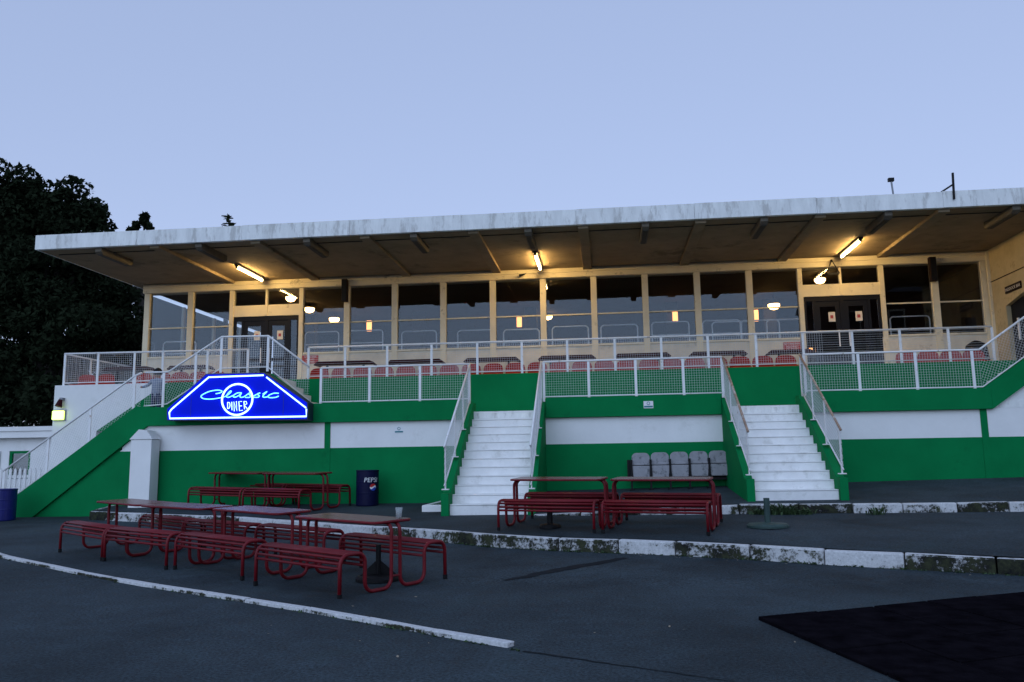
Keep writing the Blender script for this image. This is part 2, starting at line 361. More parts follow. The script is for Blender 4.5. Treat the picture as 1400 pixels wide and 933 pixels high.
# tar seams on the asphalt
def strip(pts, widths, fn, h=0.004):
    P = [Vector(p) for p in pts]; v = []
    for i, p in enumerate(P):
        d = (P[min(i+1, len(P)-1)]-P[max(i-1, 0)]); n = Vector((-d.y, d.x, 0)).normalized()*widths[i]/2
        for q in (p-n, p+n): v.append((q.x, q.y, fn(q.x, q.y)+h))
    return MB().raw(v, [(2*i, 2*i+2, 2*i+3, 2*i+1) for i in range(len(P)-1)])
def wob(a, b, n, amp):
    a = Vector(a); b = Vector(b); d = (b-a); q = Vector((-d.y, d.x, 0)).normalized()
    return [a+d*(i/n)+q*rnd.uniform(-amp, amp) for i in range(n+1)]
pts = wob(G(690, 794), G(855, 763), 16, 0.03); strip(pts, [0.16*math.sin(math.pi*(i+.6)/18)**0.6+0.02+rnd.uniform(0, .02) for i in range(17)], glow).build('tar_seam', TAR, ground)
pts = wob(G(716, 891), G(1010, 934), 22, 0.012); strip(pts, [0.025*(1-i/26)+rnd.uniform(0, .008) for i in range(23)], glow).build('tar_seam', TAR, ground)
# rubber matting
mat_o = thing('rubber_matting', 'black rubber tile matting laid on the asphalt', 'mat')
c0 = G(1037, 848); eu = Vector((2.80, 1.41, 0)).normalized(); ev = Vector((0.51, -1.99, 0)).normalized(); ts = 0.62
for i in range(9):
    for j in range(8):
        p = c0+eu*(i*ts)+ev*(j*ts)
        c = [p, p+eu*(ts-.02), p+eu*(ts-.02)+ev*(ts-.02), p+ev*(ts-.02)]; dz = rnd.uniform(0, 0.010)
        v = [(q.x, q.y, glow(q.x, q.y)-.02) for q in c]+[(q.x, q.y, glow(q.x, q.y)+0.022+dz) for q in c]
        MB().raw(v, [(3,2,1,0),(4,5,6,7),(0,1,5,4),(1,2,6,5),(2,3,7,6),(3,0,4,7)]).build('mat_tile', RUBBER, mat_o, bevel=0.006)

# ------------------------------------------------------------------ grandstand
gs = thing('grandstand', 'long green and white grandstand with glazed bar under a flat canopy', 'grandstand')
ZB, ZW, ZWB, FL1, GT, FL2 = 2.25, 2.25, 1.69, 2.42, 3.36, 3.10
XR = 9.30
# lower wall: green dado and white band, split as painted areas, the band 4 mm back
lw = MB().box(-10.95, 12, 0.0, 0.25, -0.3, ZWB).build('lower_wall', GREEN, gs)
MB().prism_y([(-13.45, -0.3), (-10.951, -0.3), (-10.951, ZWB+0.1), (-13.45, -0.02)], 0.0, 0.125).build('lower_wall', GREEN, gs)
wbnd = MB().box(-10.9, 12, 0.004, 0.25, ZWB, ZB+0.05).build('white_band', WHITE, gs)
for xa in (-6.164, 7.538): MB().box(xa, xa+0.13, -0.012, 0.1, 0.2, ZB+0.02).build('wall_strip', GREEN, gs)
# walkway slab and edge beam (interrupted at the two stairs)
STX = ((-2.83, -1.42), (2.57, 4.00))
MB().box(-10.3, XR, 0.0, 1.2, FL1-0.15, FL1).build('walkway_floor', CONC, gs)
for a, b in ((-10.25, STX[0][0]-0.15), (STX[0][1]+0.15, STX[1][0]-0.15), (STX[1][1]+0.15, 7.76)):
    MB().box(a, b, -0.09, 0.12, ZB, 2.67).build('edge_beam', GREEN, gs, bevel=0.012)
# right hand rising beam with its stair
MB().prism_y([(7.76, ZB), (10.2, ZB+1.72), (10.2, 2.67+1.72), (7.60, 2.67), (7.76, 2.67)], -0.0895, 0.12).build('rising_beam', GREEN, gs)
MB().prism_y([(7.70, 2.0), (12, 2.0), (12, ZB+1.6), (10.2, ZB+1.70), (7.78, ZB)], 0.006, 0.2).build('white_gable', WHITE, gs)
for k in range(6): MB().box(7.75+0.25*k, XR-0.002, 0.13, 1.19, FL1, FL1+0.165*(k+1)).build('stair_step', CONC, gs)
# left outer flight: sloping stringer and steps
LS = [(-13.62, 0.10), (-12.845, 0.317), (-10.264, 2.25), (-10.25, 2.25), (-10.25, 2.70), (-10.60, 2.70), (-13.55, 0.62)]
MB().prism_y([(-13.55, -0.2), (-13.0, 0.20), (-10.29, ZB), (-10.251, ZB), (-10.251, 2.70), (-10.585, 2.70), (-13.55, 0.60)], -0.07, 0.13).build('stringer', GREEN, gs, bevel=0.008)
MB().prism_y([(-10.95, ZWB), (-10.2, ZWB), (-10.2, ZB+.05)], 0.002, 0.2).build('white_band', WHITE, gs)
for k in range(12):
    xa = -13.45+0.257*k; MB().box(xa, -10.3, 0.14, 1.19, 0.1, 0.40+0.168*k).build('stair_step', CONC, gs)
# upper wall behind the walkway: white part and green part meet on a slanting paint line
q1 = W(191, 549, 1.2); q2 = W(215, 532.6, 1.2); t = (GT-q1.z)/(q2.z-q1.z); xtop = q1.x+(q2.x-q1.x)*t; xbot = q1.x+(q2.x-q1.x)*((FL1-0.2-q1.z)/(q2.z-q1.z))
MB().prism_y([(-13.5, -0.2), (xbot, -0.2), (xbot, FL1-0.2), (xtop, GT), (-13.5, GT)], 1.2, 1.4).build('white_upper_wall', WHITE, gs)
MB().prism_y([(xbot, FL1-0.2), (XR, FL1-0.2), (XR, GT), (xtop, GT)], 1.2, 1.4).build('green_upper_wall', GREEN, gs)
MB().box(-13.5, -13.3, 1.4, 5.0, -0.2, GT).build('side_wall', WHITE, gs)
MB().box(-13.3, XR, 1.4, 3.0, FL2-0.2, FL2).build('upper_floor', CONC, gs)
# double flight in front of the left doors
for k in range(5):
    MB().box(-9.55+0.19*k, -6.55-0.19*k, 0.0, 1.19, FL1+0.001, FL1+0.176*(k+1)).build('landing_step', STEPW, gs)
MB().prism_y([(-6.55, FL1+.0), (-6.45, FL1+0.25), (-7.38, 3.36), (-8.72, 3.36), (-9.65, FL1+0.25), (-9.55, FL1)], -0.085, -0.004).build('landing_front', GREEN, gs)
# window wall
YW = 3.0
MX = [-12.24, -11.0, -9.84, -7.91, -6.666, -5.381, -4.093, -2.793, -1.491, -0.197, 1.098, 2.394, 3.67, 4.895, 6.832, 8.065, 9.22]
SILL, HEAD, TRAN = 4.20, 5.98, 5.02
for i in range(len(MX)-1):
    a, b = MX[i], MX[i+1]; door = i in (2, 13)
    if not door:
        MB().box(a-0.0745, b+0.0745 if i == len(MX)-2 else b-0.0755, YW-0.02, YW+0.12, FL2, SILL).build('wall_panel', CREAMW, gs)
        MB().box(a+0.076, b-0.076, YW-0.055, YW+0.05, SILL+0.001, SILL+0.045).build('sill', CREAM, gs)
        w = MB().box(a+0.076, b-0.076, YW+0.035, YW+0.041, SILL+0.046, HEAD).build('window_pane', GLASS, gs)
        MB().box(a+0.076, b-0.076, YW+0.0, YW+0.03, TRAN-0.016, TRAN+0.016).build('transom', CREAM, w)
    else:
        MB().box(a+0.056, b-0.056, YW-0.015, YW+0.06, 5.26, 5.56).build('door_panel', CREAM, gs)
        m = (a+b)/2
        for s0, s1 in ((a+0.056, m-0.03), (m+0.03, b-0.056)):
            MB().box(s0, s1, YW+0.03, YW+0.036, 5.565, HEAD).build('window_pane', GLASS, gs)
        MB().box(m-0.028, m+0.028, YW-0.035, YW+0.06, 5.28, HEAD-0.001).build('mullion', CREAM, gs)
        # dark double doors with side lights
        fr = MB(); ins = 0.28
        for xx in (a+0.06, a+ins, m-0.05, b-ins-0.08, b-0.12): fr.box(xx, xx+(0.1 if xx == m-0.05 else 0.06), YW+0.0, YW+0.07, FL2, 5.255)
        fr.box(a+0.12, b-0.12, YW+0.001, YW+0.069, 5.14, 5.254)
        fr.build('door_frame', DOORD, gs)
        for s0, s1, hx in ((a+ins+0.062, m-0.052, m-0.12), (m+0.052, b-ins-0.082, m+0.12)):
            df = MB(); df.box(s0, s0+0.10, YW+0.02, YW+0.055, FL2, 5.138); df.box(s1-0.10, s1, YW+0.02, YW+0.055, FL2, 5.138)
            df.box(s0+0.10, s1-0.10, YW+0.02, YW+0.055, 5.0, 5.138); df.box(s0+0.10, s1-0.10, YW+0.02, YW+0.055, FL2, 3.55); df.box(s0+0.10, s1-0.10, YW+0.02, YW+0.055, 4.05, 4.14)
            dd = df.build('door', DOORD, gs)
            MB().box(s0+0.10, s1-0.10, YW+0.035, YW+0.040, 3.55, 5.0).build('door_pane', GLASS, dd)
            MB().bar((hx, YW-0.03, 4.0), (hx, YW-0.03, 4.4), 0.025).build('door_handle', CHROME, dd)
            nx = s1-0.2 if s0 < m else s1-0.22
            nt = MB().box(nx-0.08, nx+0.08, YW+0.012, YW+0.018, 4.62, 4.86).build('notice', PAPER, dd)
            MB().box(nx-0.04, nx+0.03, YW+0.008, YW+0.011, 4.70, 4.78).build('notice_print', REDSIGN, dd)
        for s0, s1 in ((a+0.122, a+ins-0.002), (b-ins-0.02, b-0.122)):
            MB().box(s0, s1, YW+0.03, YW+0.036, 3.3, 5.138).build('side_pane', GLASS, gs)
    w2 = 0.075 if not (door or i in (3, 14)) else 0.055
    MB().box(a-w2, a+w2, YW-0.045, YW+0.10, FL2, HEAD-0.0005).build('mullion', CREAM, gs)
MB().box(MX[-1]-0.075, MX[-1]+0.0745, YW-0.045, YW+0.10, FL2, HEAD-0.0005).build('mullion', CREAM, gs)
MB().box(-12.34, XR-.001, YW-0.10, YW+0.25, HEAD, 6.215).build('head_beam', CREAM, gs, bevel=0.006)
MB().box(-12.32, XR-.001, YW-0.135, YW-0.101, 6.10, 6.17).build('head_moulding', CREAM, gs)
# side glazing of the bar (left end) and right return wall
MB().box(-12.315, -12.24, YW+0.11, 11, FL2, SILL).build('side_wall', CREAMW, gs)
for k in range(4): MB().box(-12.30, -12.294, YW+0.15+1.9*k, YW+1.95+1.9*k, SILL, HEAD).build('window_pane', GLASS, gs)
for k in range(4): MB().box(-12.312, -12.243, YW+1.955+1.9*k, YW+2.04+1.9*k, SILL, HEAD).build('mullion', CREAM, gs)
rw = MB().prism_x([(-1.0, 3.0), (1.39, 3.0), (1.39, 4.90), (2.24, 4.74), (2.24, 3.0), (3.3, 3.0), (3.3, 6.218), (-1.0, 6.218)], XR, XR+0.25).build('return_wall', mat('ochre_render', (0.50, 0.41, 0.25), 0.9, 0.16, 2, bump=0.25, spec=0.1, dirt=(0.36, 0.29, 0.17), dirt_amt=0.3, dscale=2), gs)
MB().box(XR+0.10, XR+0.16, 1.40, 2.235, 3.0, 4.85).build('bar_door', DOORD, gs)
MB().box(XR+0.07, XR+0.098, 1.9, 1.96, 3.9, 4.4).build('door_handle', CHROME, gs)
MB().box(XR-0.02, XR, -0.9, 2.99, 5.42, 5.435).build('conduit', DKBROWN, gs)
MB().box(XR-0.06, XR-0.001, 2.83, 2.90, 3.4, 6.2).build('downpipe', CREAM, gs)
# canopy
ZS, ZT, YF, XL = 6.22, 6.535, -1.0, -12.63
roof = MB().box(XL+0.02, 14, YF+0.10, 13, ZS, ZT-0.03).build('canopy_slab', SOFF, gs)
MB().box(XL+0.005, 14, YF+0.09, 13.02, ZT-0.029, ZT).build('roof_covering', ROOF, roof)
# fascia: cast in lengths
xa = XL; k = 0
while xa < 14:
    xb = min(xa+2.43, 14); dz = rnd.uniform(-0.006, 0.006)
    MB().box(xa+0.002, xb-0.002, YF, YF+0.099, ZS-0.012+dz*.4, ZT+0.006+dz).build('fascia_panel', CONC, roof, bevel=0.006); xa = xb
MB().box(XL, XL+0.019, YF+0.1, 13, ZS-0.01, ZT+0.004).build('fascia_panel', CONC, roof)
for xx in (-9.84, -7.50, -5.04, -2.67, -0.34, 2.08, 4.46, 6.85):
    MB().box(xx-0.11, xx+0.11, YF+0.10, YW-0.101, ZS-0.075, ZS-0.0005).build('soffit_rib', SOFF, roof, bevel=0.008)
rx = [XL+0.1, -9.84, -7.50, -5.04, -2.67, -0.34, 2.08, 4.46, 6.85, 14]
for a, b in zip(rx, rx[1:]):
    MB().box(a+0.115, b-0.115, -0.47, -0.45, ZS-0.018, ZS-0.001).build('drip_bead', FITD, roof)
# interior of the bar
bar_in = thing('bar_interior', 'dark bar room with brown walls and ceiling behind the glazing', 'room')
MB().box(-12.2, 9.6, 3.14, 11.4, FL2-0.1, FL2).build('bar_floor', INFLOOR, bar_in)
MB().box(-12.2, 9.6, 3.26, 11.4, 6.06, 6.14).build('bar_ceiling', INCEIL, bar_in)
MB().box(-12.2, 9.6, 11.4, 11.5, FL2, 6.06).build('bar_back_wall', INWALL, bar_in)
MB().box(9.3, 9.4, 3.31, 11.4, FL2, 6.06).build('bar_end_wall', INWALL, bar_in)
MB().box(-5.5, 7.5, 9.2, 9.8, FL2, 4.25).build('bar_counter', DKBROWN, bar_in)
for k, xx in enumerate((-9.3, -5.75, -2.2, 2.1, 5.0)): MB().box(xx-0.18, xx+0.18, 7.3, 7.66, FL2, 6.055).build('column', INWALL, bar_in)

def pendant(px, py, y, r, label, h=0.5):
    p = W(px, py, y); t = thing('pendant_lamp', label, 'lamp', (p.x, p.y, p.z), 0, 'lit pendant lamps inside the bar')
    MB().lathe([(r*.55, r*.45), (r*1.0, r*.2), (r*.98, -.15*r), (r*.7, -.55*r), (r*.2, -.72*r)], 16).build('globe', LAMPG, t, smooth=True)
    MB().lathe([(r*1.12, r*.22), (r*1.12, r*.30), (r*.5, r*.52), (r*.2, r*.75)], 16).build('cap', DKBROWN, t)
    MB().tube([(0, 0, r*.7), (0, 0, 6.06-p.z)], 0.012, 6).build('rod', DKBROWN, t)
pendant(397.5, 408, 4.2, 0.14, 'lit bowl pendant in fanlight right half above the left doors')
pendant(423, 423, 5.6, 0.15, 'lit bowl pendant just right of the left doors, the higher of two')
pendant(457, 437, 7.2, 0.16, 'lit bowl pendant low beside the brown box speaker by left doors')
pendant(727, 398, 6.2, 0.13, 'lit round lamp high in window under the middle lit tube')
pendant(749, 433, 8.6, 0.15, 'lit lamp low behind mullion under the middle lit tube')
pendant(1121, 383, 4.2, 0.14, 'lit bowl pendant in fanlight left half above the right doors')
pendant(1058, 418, 6.8, 0.17, 'lit bowl pendant in window just left of the right doors')
pendant(1143, 381, 7.4, 0.04, 'tiny lit lamp in fanlight above right doors')
def sconce(px, py, label):
    p = W(px, py, 7.24); t = thing('wall_lamp', label, 'lamp', (p.x, p.y, p.z), 0, 'lit wall lamps on the bar columns')
    MB().box(-.075, .075, -.06, .02, -.17, .17).build('shade', SCONCE, t, bevel=0.01)
    MB().box(-.11, .11, -.03, .05, .175, .20).build('top_plate', DKBROWN, t); MB().box(-.11, .11, -.03, .05, -.20, -.175).build('bottom_plate', DKBROWN, t)
sconce(505, 446, 'lit orange wall lamp in second window right of left doors')
sconce(710, 440, 'lit orange wall lamp in window just left of middle lit tube')
sconce(923, 433, 'lit orange wall lamp in window midway between middle tube and right doors')
sconce(1033, 432, 'lit orange wall lamp in window left of right doors')
p = W(1105, 479, 3.6); MB().box(-.10, .10, -.03, .03, -.05, .05).build('lit_sign', SCONCE, None, loc=(p.x, p.y, p.z)); tag(bpy.data.objects['lit_sign'], 'small orange lit sign low behind the right doors', 'sign')
# chrome barriers on the tiers inside
ch = None
def hoop(x, y, z, w=0.95, h=0.36):
    mb = MB(); r = .09
    pts = [(-w/2, 0, -1.0), (-w/2, 0, h-r)]+arc((-w/2+r, 0, h-r), r, math.pi, math.pi/2, 5, (1, 0, 0), (0, 0, 1))+arc((w/2-r, 0, h-r), r, math.pi/2, 0, 5, (1, 0, 0), (0, 0, 1))+[(w/2, 0, -1.0)]
    return mb.tube(pts, 0.019, 6)
hm = hoop(0, 0, 0).mesh('top_rail', CHROME, smooth=True); hm2 = MB().tube([(-.46, 0, 0.02), (.46, 0, 0.02)], 0.015, 6).mesh('mid_rail', CHROME)
inside_names = ['window pair left of the left doors', 'first window right of left doors', 'second window right of left doors', 'third window right of left doors', 'fourth window right of left doors', 'window left of middle lit tube', 'window right of middle lit tube', 'sixth window left of right doors', 'fifth window left of right doors', 'fourth window left of right doors', 'third window left of right doors', 'second window left of right doors', 'window beside the right doors', 'window right of right doors']
for k, (px, py) in enumerate([(245,475),(440,462),(500,460),(573,461),(650,460),(713,459),(780,455),(847,453),(917,449),(987,447),(1000,449),(1040,447),(1075,446),(1245,442)]):
    p = W(px, py+10, 3.75); t = thing('chrome_barrier', 'chrome tube barrier inside bar seen through '+inside_names[k], 'barrier', (p.x, p.y, p.z), 0, 'chrome barriers inside the bar')
    link('top_rail', hm, t); link('mid_rail', hm2, t)

# ------------------------------------------------------------------ railings
def clip_line(poly, p, d):
    t0, t1 = -1e9, 1e9; n = len(poly); area = sum(poly[i][0]*poly[(i+1) % n][1]-poly[(i+1) % n][0]*poly[i][1] for i in range(n)); sg = 1 if area > 0 else -1
    for i in range(n):
        a = poly[i]; b = poly[(i+1) % n]; nx, nz = -(b[1]-a[1])*sg, (b[0]-a[0])*sg
        num = (p[0]-a[0])*nx+(p[1]-a[1])*nz; den = d[0]*nx+d[1]*nz
        if abs(den) < 1e-9:
            if num < 0: return None
            continue
        t = -num/den
        if den > 0: t0 = max(t0, t)
        else: t1 = min(t1, t)
    return (t0, t1) if t1-t0 > 0.02 else None
def wires(poly, ang, to3, sp=0.052, w=0.0038):
    mb = MB(); cx = sum(p[0] for p in poly)/len(poly); cz = sum(p[1] for p in poly)/len(poly)
    for a in (ang, ang+math.pi/2):
        d = (math.cos(a), math.sin(a)); n = (-d[1], d[0])
        for k in range(-80, 81):
            p = (cx+n[0]*k*sp, cz+n[1]*k*sp); r = clip_line(poly, p, d)
            if r: mb.bar(to3(p[0]+d[0]*r[0], p[1]+d[1]*r[0]), to3(p[0]+d[0]*r[1], p[1]+d[1]*r[1]), w)
    return mb
def railing(label, line, posts, group=None, to3=None, pw=0.055, foot=0.10, ang=None, rw=0.045, cat='railing', rail_m=None):
    """line: list of (s, z_top, z_bottom); posts: list of s. to3 maps (s, z) to a place."""
    t = thing('railing', label, cat, to3(line[0][0], line[0][2]-0.05), 0, group)
    org = Vector(t.location); T = lambda s, z: Vector(to3(s, z))-org
    def at(s):
        for a, b in zip(line, line[1:]):
            if a[0]-1e-6 <= s <= b[0]+1e-6:
                k = (s-a[0])/(b[0]-a[0]); return a[1]+(b[1]-a[1])*k, a[2]+(b[2]-a[2])*k
        return line[-1][1], line[-1][2]
    MB().tube([T(s, zt) for s, zt, zb in line], rw/2, 8).build('top_rail', rail_m or RAILW, t, smooth=True)
    MB().tube([T(s, zb) for s, zt, zb in line], 0.014, 6).build('bottom_rail', RAILW, t, smooth=True)
    for s in posts:
        zt, zb = at(s)
        e = (Vector(to3(s+0.01, 0))-Vector(to3(s, 0))).normalized()
        a = T(s, zb-foot); b = T(s, zt-0.01); mb = MB(); hx = e*(pw/2); hy = Vector((-e.y, e.x, 0))*0.010
        v = [p+q for p in (a, b) for q in (-hx-hy, hx-hy, hx+hy, -hx+hy)]
        mb.raw(v, [(3,2,1,0),(4,5,6,7),(0,1,5,4),(1,2,6,5),(2,3,7,6),(3,0,4,7)]).build('post', RAILW, t)
    allm = MB()
    for a, b in zip(line, line[1:]):
        poly = [(a[0], a[2]), (b[0], b[2]), (b[0], b[1]), (a[0], a[1])]; slope = math.atan2(b[1]-a[1], b[0]-a[0])
        w = wires(poly, slope if abs(slope) < 0.05 else (slope+0.6 if ang is None else ang), T); allm.raw(w.v, w.f)
    stuff(allm.build('wire_mesh', WIRE, t))
    return t
def plane_y(y): return lambda s, z: (s, y, z)
LT, LB = 3.46, 2.70
railing('white mesh railing on green beam between the lit sign and first stairs', [(-6.25, LT, LB), (-2.90, LT, LB)], [-6.25, -5.143, -4.008, -2.92], to3=plane_y(-0.06))
railing('white mesh railing on green beam between the two white stairs', [(-1.30, LT, LB), (2.48, LT, LB)], [-1.29, -0.33, 0.67, 1.665, 2.47], to3=plane_y(-0.06))
railing('white mesh railing from second stairs along beam, rising to bar door', [(4.14, LT, LB), (7.62, LT, LB), (10.1, LT+1.72, LB+1.72)], [4.15, 5.233, 6.359, 7.466, 8.9], to3=plane_y(-0.06))
UT, UB = 4.125, 3.425
UP = [-7.05, -6.141, -5.11, -4.037, -2.944, -1.89, -0.831, 0.264, 1.323, 2.373, 3.437, 4.47, 5.538, 6.56, 7.585, 8.50]
railing('long white mesh railing on green upper wall in front of red seats', [(UP[0], UT, UB), (UP[-1], UT, UB)], UP, to3=plane_y(1.28))
railing('white mesh railing above white wall left of the landing', [(-13.35, UT+.03, UB), (-8.55, UT, UB)], [-13.33, -12.45, -11.49, -10.75, -9.6, -8.57], to3=plane_y(1.28))
railing('short white side railing at the open end of upper tier', [(1.33, UT+.03, UB), (4.9, UT+.03, UB)], [2.4, 3.6, 4.88], to3=lambda s, z: (-13.38, s, z))
railing('cream mesh railing behind tier beside the glazed corner', [(-13.35, 4.30, 3.55), (-12.40, 4.30, 3.55)], [-13.33, -12.85, -12.42], to3=plane_y(4.92))
railing('white railing over the trapezoid landing behind the lit sign', [(-10.40, 3.47, 2.70), (-9.85, 3.47, 2.74), (-8.60, 4.24, 3.52), (-7.50, 4.225, 3.52), (-6.52, 3.49, 2.74)], [-9.95, -9.2, -8.60, -7.50], to3=plane_y(-0.05))
railing('white sloping railing of the outer flight beside white wall', [(-13.75, 1.29, 0.50), (-10.67, 3.40, 2.62), (-10.5, 3.47, 2.70)], [-13.72, -12.69, -11.70, -10.66], to3=plane_y(-0.03))

# ------------------------------------------------------------------ the two white staircases
def staircase(x0, x1, n, z0, label, glabels):
    t = thing('staircase', label, 'stairs', ((x0+x1)/2, 0, z0)); O = Vector(t.location); g = 0.255; rise = (2.405-z0)/n
    yb = -(n-1)*g
    for k in range(n):
        y0 = yb+k*g; zt = z0+rise*(k+1); mb = MB()
        mb.box(x0-O.x, x1-O.x, y0+0.008, 0.3, (z0-0.15 if k == 0 else z0+rise*k-0.02)-O.z, zt-0.024-O.z)
        mb.build('riser', STEPW, t)
        MB().box(x0-O.x+0.001, x1-O.x-0.001, y0-0.004, (y0+g+0.004) if k < n-1 else 0.32, zt-0.020-O.z, zt-O.z).build('tread', STEPW, t, bevel=0.006)
    sl = rise/g
    for a, b in ((x0-0.145, x0-0.003), (x1+0.003, x1+0.145)):
        yf = yb-0.10; zf = z0+0.36
        poly = [(yf, z0-0.15), (0.001, z0-0.15), (0.30, 2.0), (0.30, 2.62), (0.0, 2.62), (yf+0.20, zf), (yf, zf)]
        MB().prism_x([(y, z-O.z) for y, z in poly], a-O.x, b-O.x).build('stringer', GREEN, t, bevel=0.012)
    for s, (xx, lb) in enumerate(zip((x0-0.075, x1+0.075), glabels)):
        zt0 = LT-2.9*0.645; off = yb+2.8
        ln = [(yb-0.12, LT-(0-yb+0.12)*sl*0.985+0.02, zf+0.14), (-0.02, LT+.01, LB-.02)]
        r = railing(lb, ln, [yb-0.02, yb*0.66, yb*0.33, -0.02], to3=lambda q, z, xx=xx: (xx, q, z), pw=0.05, foot=0.13, rail_m=RUST if x0 > 0 else None)
        for q in (yb-0.02, yb*0.66, yb*0.33, -0.02):
            k = (q-ln[0][0])/(ln[1][0]-ln[0][0]); zb = ln[0][2]+(ln[1][2]-ln[0][2])*k-0.125; P = Vector((xx, q, zb))-Vector(r.location)
            MB().box(P.x-0.06, P.x+0.06, P.y-0.06, P.y+0.06, P.z-0.012, P.z+0.006).build('base_plate', RAILW, r)
    return t
staircase(STX[0][0], STX[0][1], 12, 0.43, 'white concrete stairs nearest the drum bin and white planter kerb', ('white sloping mesh handrail of first stairs, on the drum bin side', 'white sloping mesh handrail of first stairs, on the grey seats side'))
staircase(STX[1][0], STX[1][1], 11, 0.62, 'white concrete stairs beside the row of grey folding seats', ('white sloping mesh handrail of second stairs, on the grey seats side', 'white rusty sloping handrail of second stairs, away from the grey seats'))

# planter kerb beside stairs 1
pk = thing('planter', 'low white kerbed planter of dark soil beside the first stairs', 'planter', (-3.2, -2.3, 0.40))
MB().prism_y([(0, 0), (0, 0), (0, 0)], 0, 0)
mb = MB(); pl = [(-0.50, 0.35), (-0.46, -0.05), (0.215, -0.42)]
def wallseg(a, b, w, z0, z1):
    a = Vector((*a, 0)); b = Vector((*b, 0)); return MB().bar(a+Vector((0, 0, (z0+z1)/2)), b+Vector((0, 0, (z0+z1)/2)), w, z1-z0)
wallseg((-0.24, 0.26), (0.21, 0.26), 0.10, -0.15, 0.15).build('planter_kerb', WHITE, pk, bevel=0.02)
wallseg((-0.26, 0.22), (-0.26, 2.2), 0.10, -0.15, 0.145).build('planter_kerb', WHITE, pk, bevel=0.02)
MB().box(-0.205, 0.22, 0.315, 2.25, -0.1, 0.09).build('planter_soil', SOIL, pk)

# white pillar by the outer flight
pp = thing('pillar', 'white square pillar with sloping cap against the green wall', 'pillar', (-10.2, -0.28, 0.3))
MB().box(-0.24, 0.24, -0.14, 0.205, -0.2, 1.64).build('shaft', WHITE, pp, bevel=0.01)
MB().prism_y([(-0.27, 1.645), (0.27, 1.645), (0.12, 1.84), (-0.06, 1.86)], -0.16, 0.20).build('cap', WHITE, pp)

# ------------------------------------------------------------------ neon sign
YS = -0.42
face = [(p.x, p.z) for p in (W(227.7,575.3,YS), W(421,574.3,YS), W(421.5,551,YS), W(361.5,509.5,YS), W(282,511,YS), W(227.7,559.8,YS))]
sg = thing('neon_sign', 'blue trapezoid neon sign reading Classic Diner on the green beam', 'sign', (face[0][0], YS, face[0][1])); SO = Vector(sg.location)
rel = [(x-SO.x, z-SO.z) for x, z in face]
MB().prism_y(rel, 0.0, 0.32).build('sign_body', SIGNBODY, sg, bevel=0.008)
cx = sum(p[0] for p in rel)/6; cz = sum(p[1] for p in rel)/6
MB().prism_y([(cx+(x-cx)*0.985, cz+(z-cz)*0.965) for x, z in rel], -0.012, -0.001).build('sign_face', BLUEP, sg)
def sp(px, py, y=YS-0.05): p = W(px, py, y); return Vector((p.x-SO.x, y-SO.y, p.z-SO.z))
def cz6(pts): return [sp(230+a/7, 500+b/7) for a, b in pts]
def smooth_path(P, n=5):
    out = []
    for i in range(len(P)-1):
        p0 = P[max(i-1, 0)]; p1 = P[i]; p2 = P[i+1]; p3 = P[min(i+2, len(P)-1)]
        for k in range(n):
            t = k/n; out.append(0.5*((2*p1)+(p2-p0)*t+(2*p0-5*p1+4*p2-p3)*t*t+(-p0+3*p1-3*p2+p3)*t**3))
    return out+[P[-1]]
for name, seg in (('border_tube', [(1322,415),(1322,487),(15,507),(10,450),(30,420),(390,110)]), ('border_tube', [(388,112),(912,93)]), ('border_tube', [(940,112),(1318,405)])):
    MB().tube(cz6(seg), 0.0165, 8).build(name, NEON, sg, smooth=True)
cc = cz6([(660,325)])[0]; R = (cz6([(806,325)])[0]-cc).length
MB().tube([cc+Vector((R*math.cos(a), 0, R*math.sin(a)*0.97)) for a in lin(0, 2*math.pi*39/40, 39)], 0.020, 8, closed=True).build('circle_tube', NEON, sg, smooth=True)
scr = [[(455,270),(495,262),(514,245),(470,236),(395,248),(332,277),(314,298),(338,317),(400,322),(470,314),(540,298),(582,272),(604,248),(592,246),(566,276),(556,298),(580,304),(622,286)],
       [(700,262),(665,262),(632,280),(622,298),(645,302),(680,284),(700,264),(688,288),(692,304),(722,300),(770,268),(792,256),(770,272),(790,290),(775,305),(735,305)],
       [(800,300),(840,280),(880,262),(852,274),(872,290),(858,304),(815,304)], [(905,274),(945,250),(915,280),(905,298),(925,304),(960,296)],
       [(1056,266),(1010,266),(965,284),(955,300),(980,308),(1030,304),(1056,292)]]
for s in scr: MB().tube(smooth_path(cz6(s), 5), 0.0105, 6).build('script_tube', NEON2, sg, smooth=True)
din = [[(568,352),(568,412)], [(568,352),(588,356),(592,382),(584,408),(568,412)], [(608,348),(610,428)], [(632,438),(628,346),(658,434),(652,342)], [(704,344),(676,344),(682,434),(712,428)], [(679,388),(704,386)],
       [(730,418),(724,344)], [(724,344),(748,346),(752,366),(728,380),(756,412)]]
for s in din: MB().tube(cz6(s), 0.0085, 6).build('letter_tube', NEON, sg, smooth=True)
for xx in (205, 1092):
    a = cz6([(xx, 495)])[0]; b = cz6([(xx, 250 if xx < 500 else 255)])[0]; MB().box(a.x-.003, a.x+.003, -0.016, -0.0125, a.z, b.z).build('panel_joint', SIGNBODY, sg)

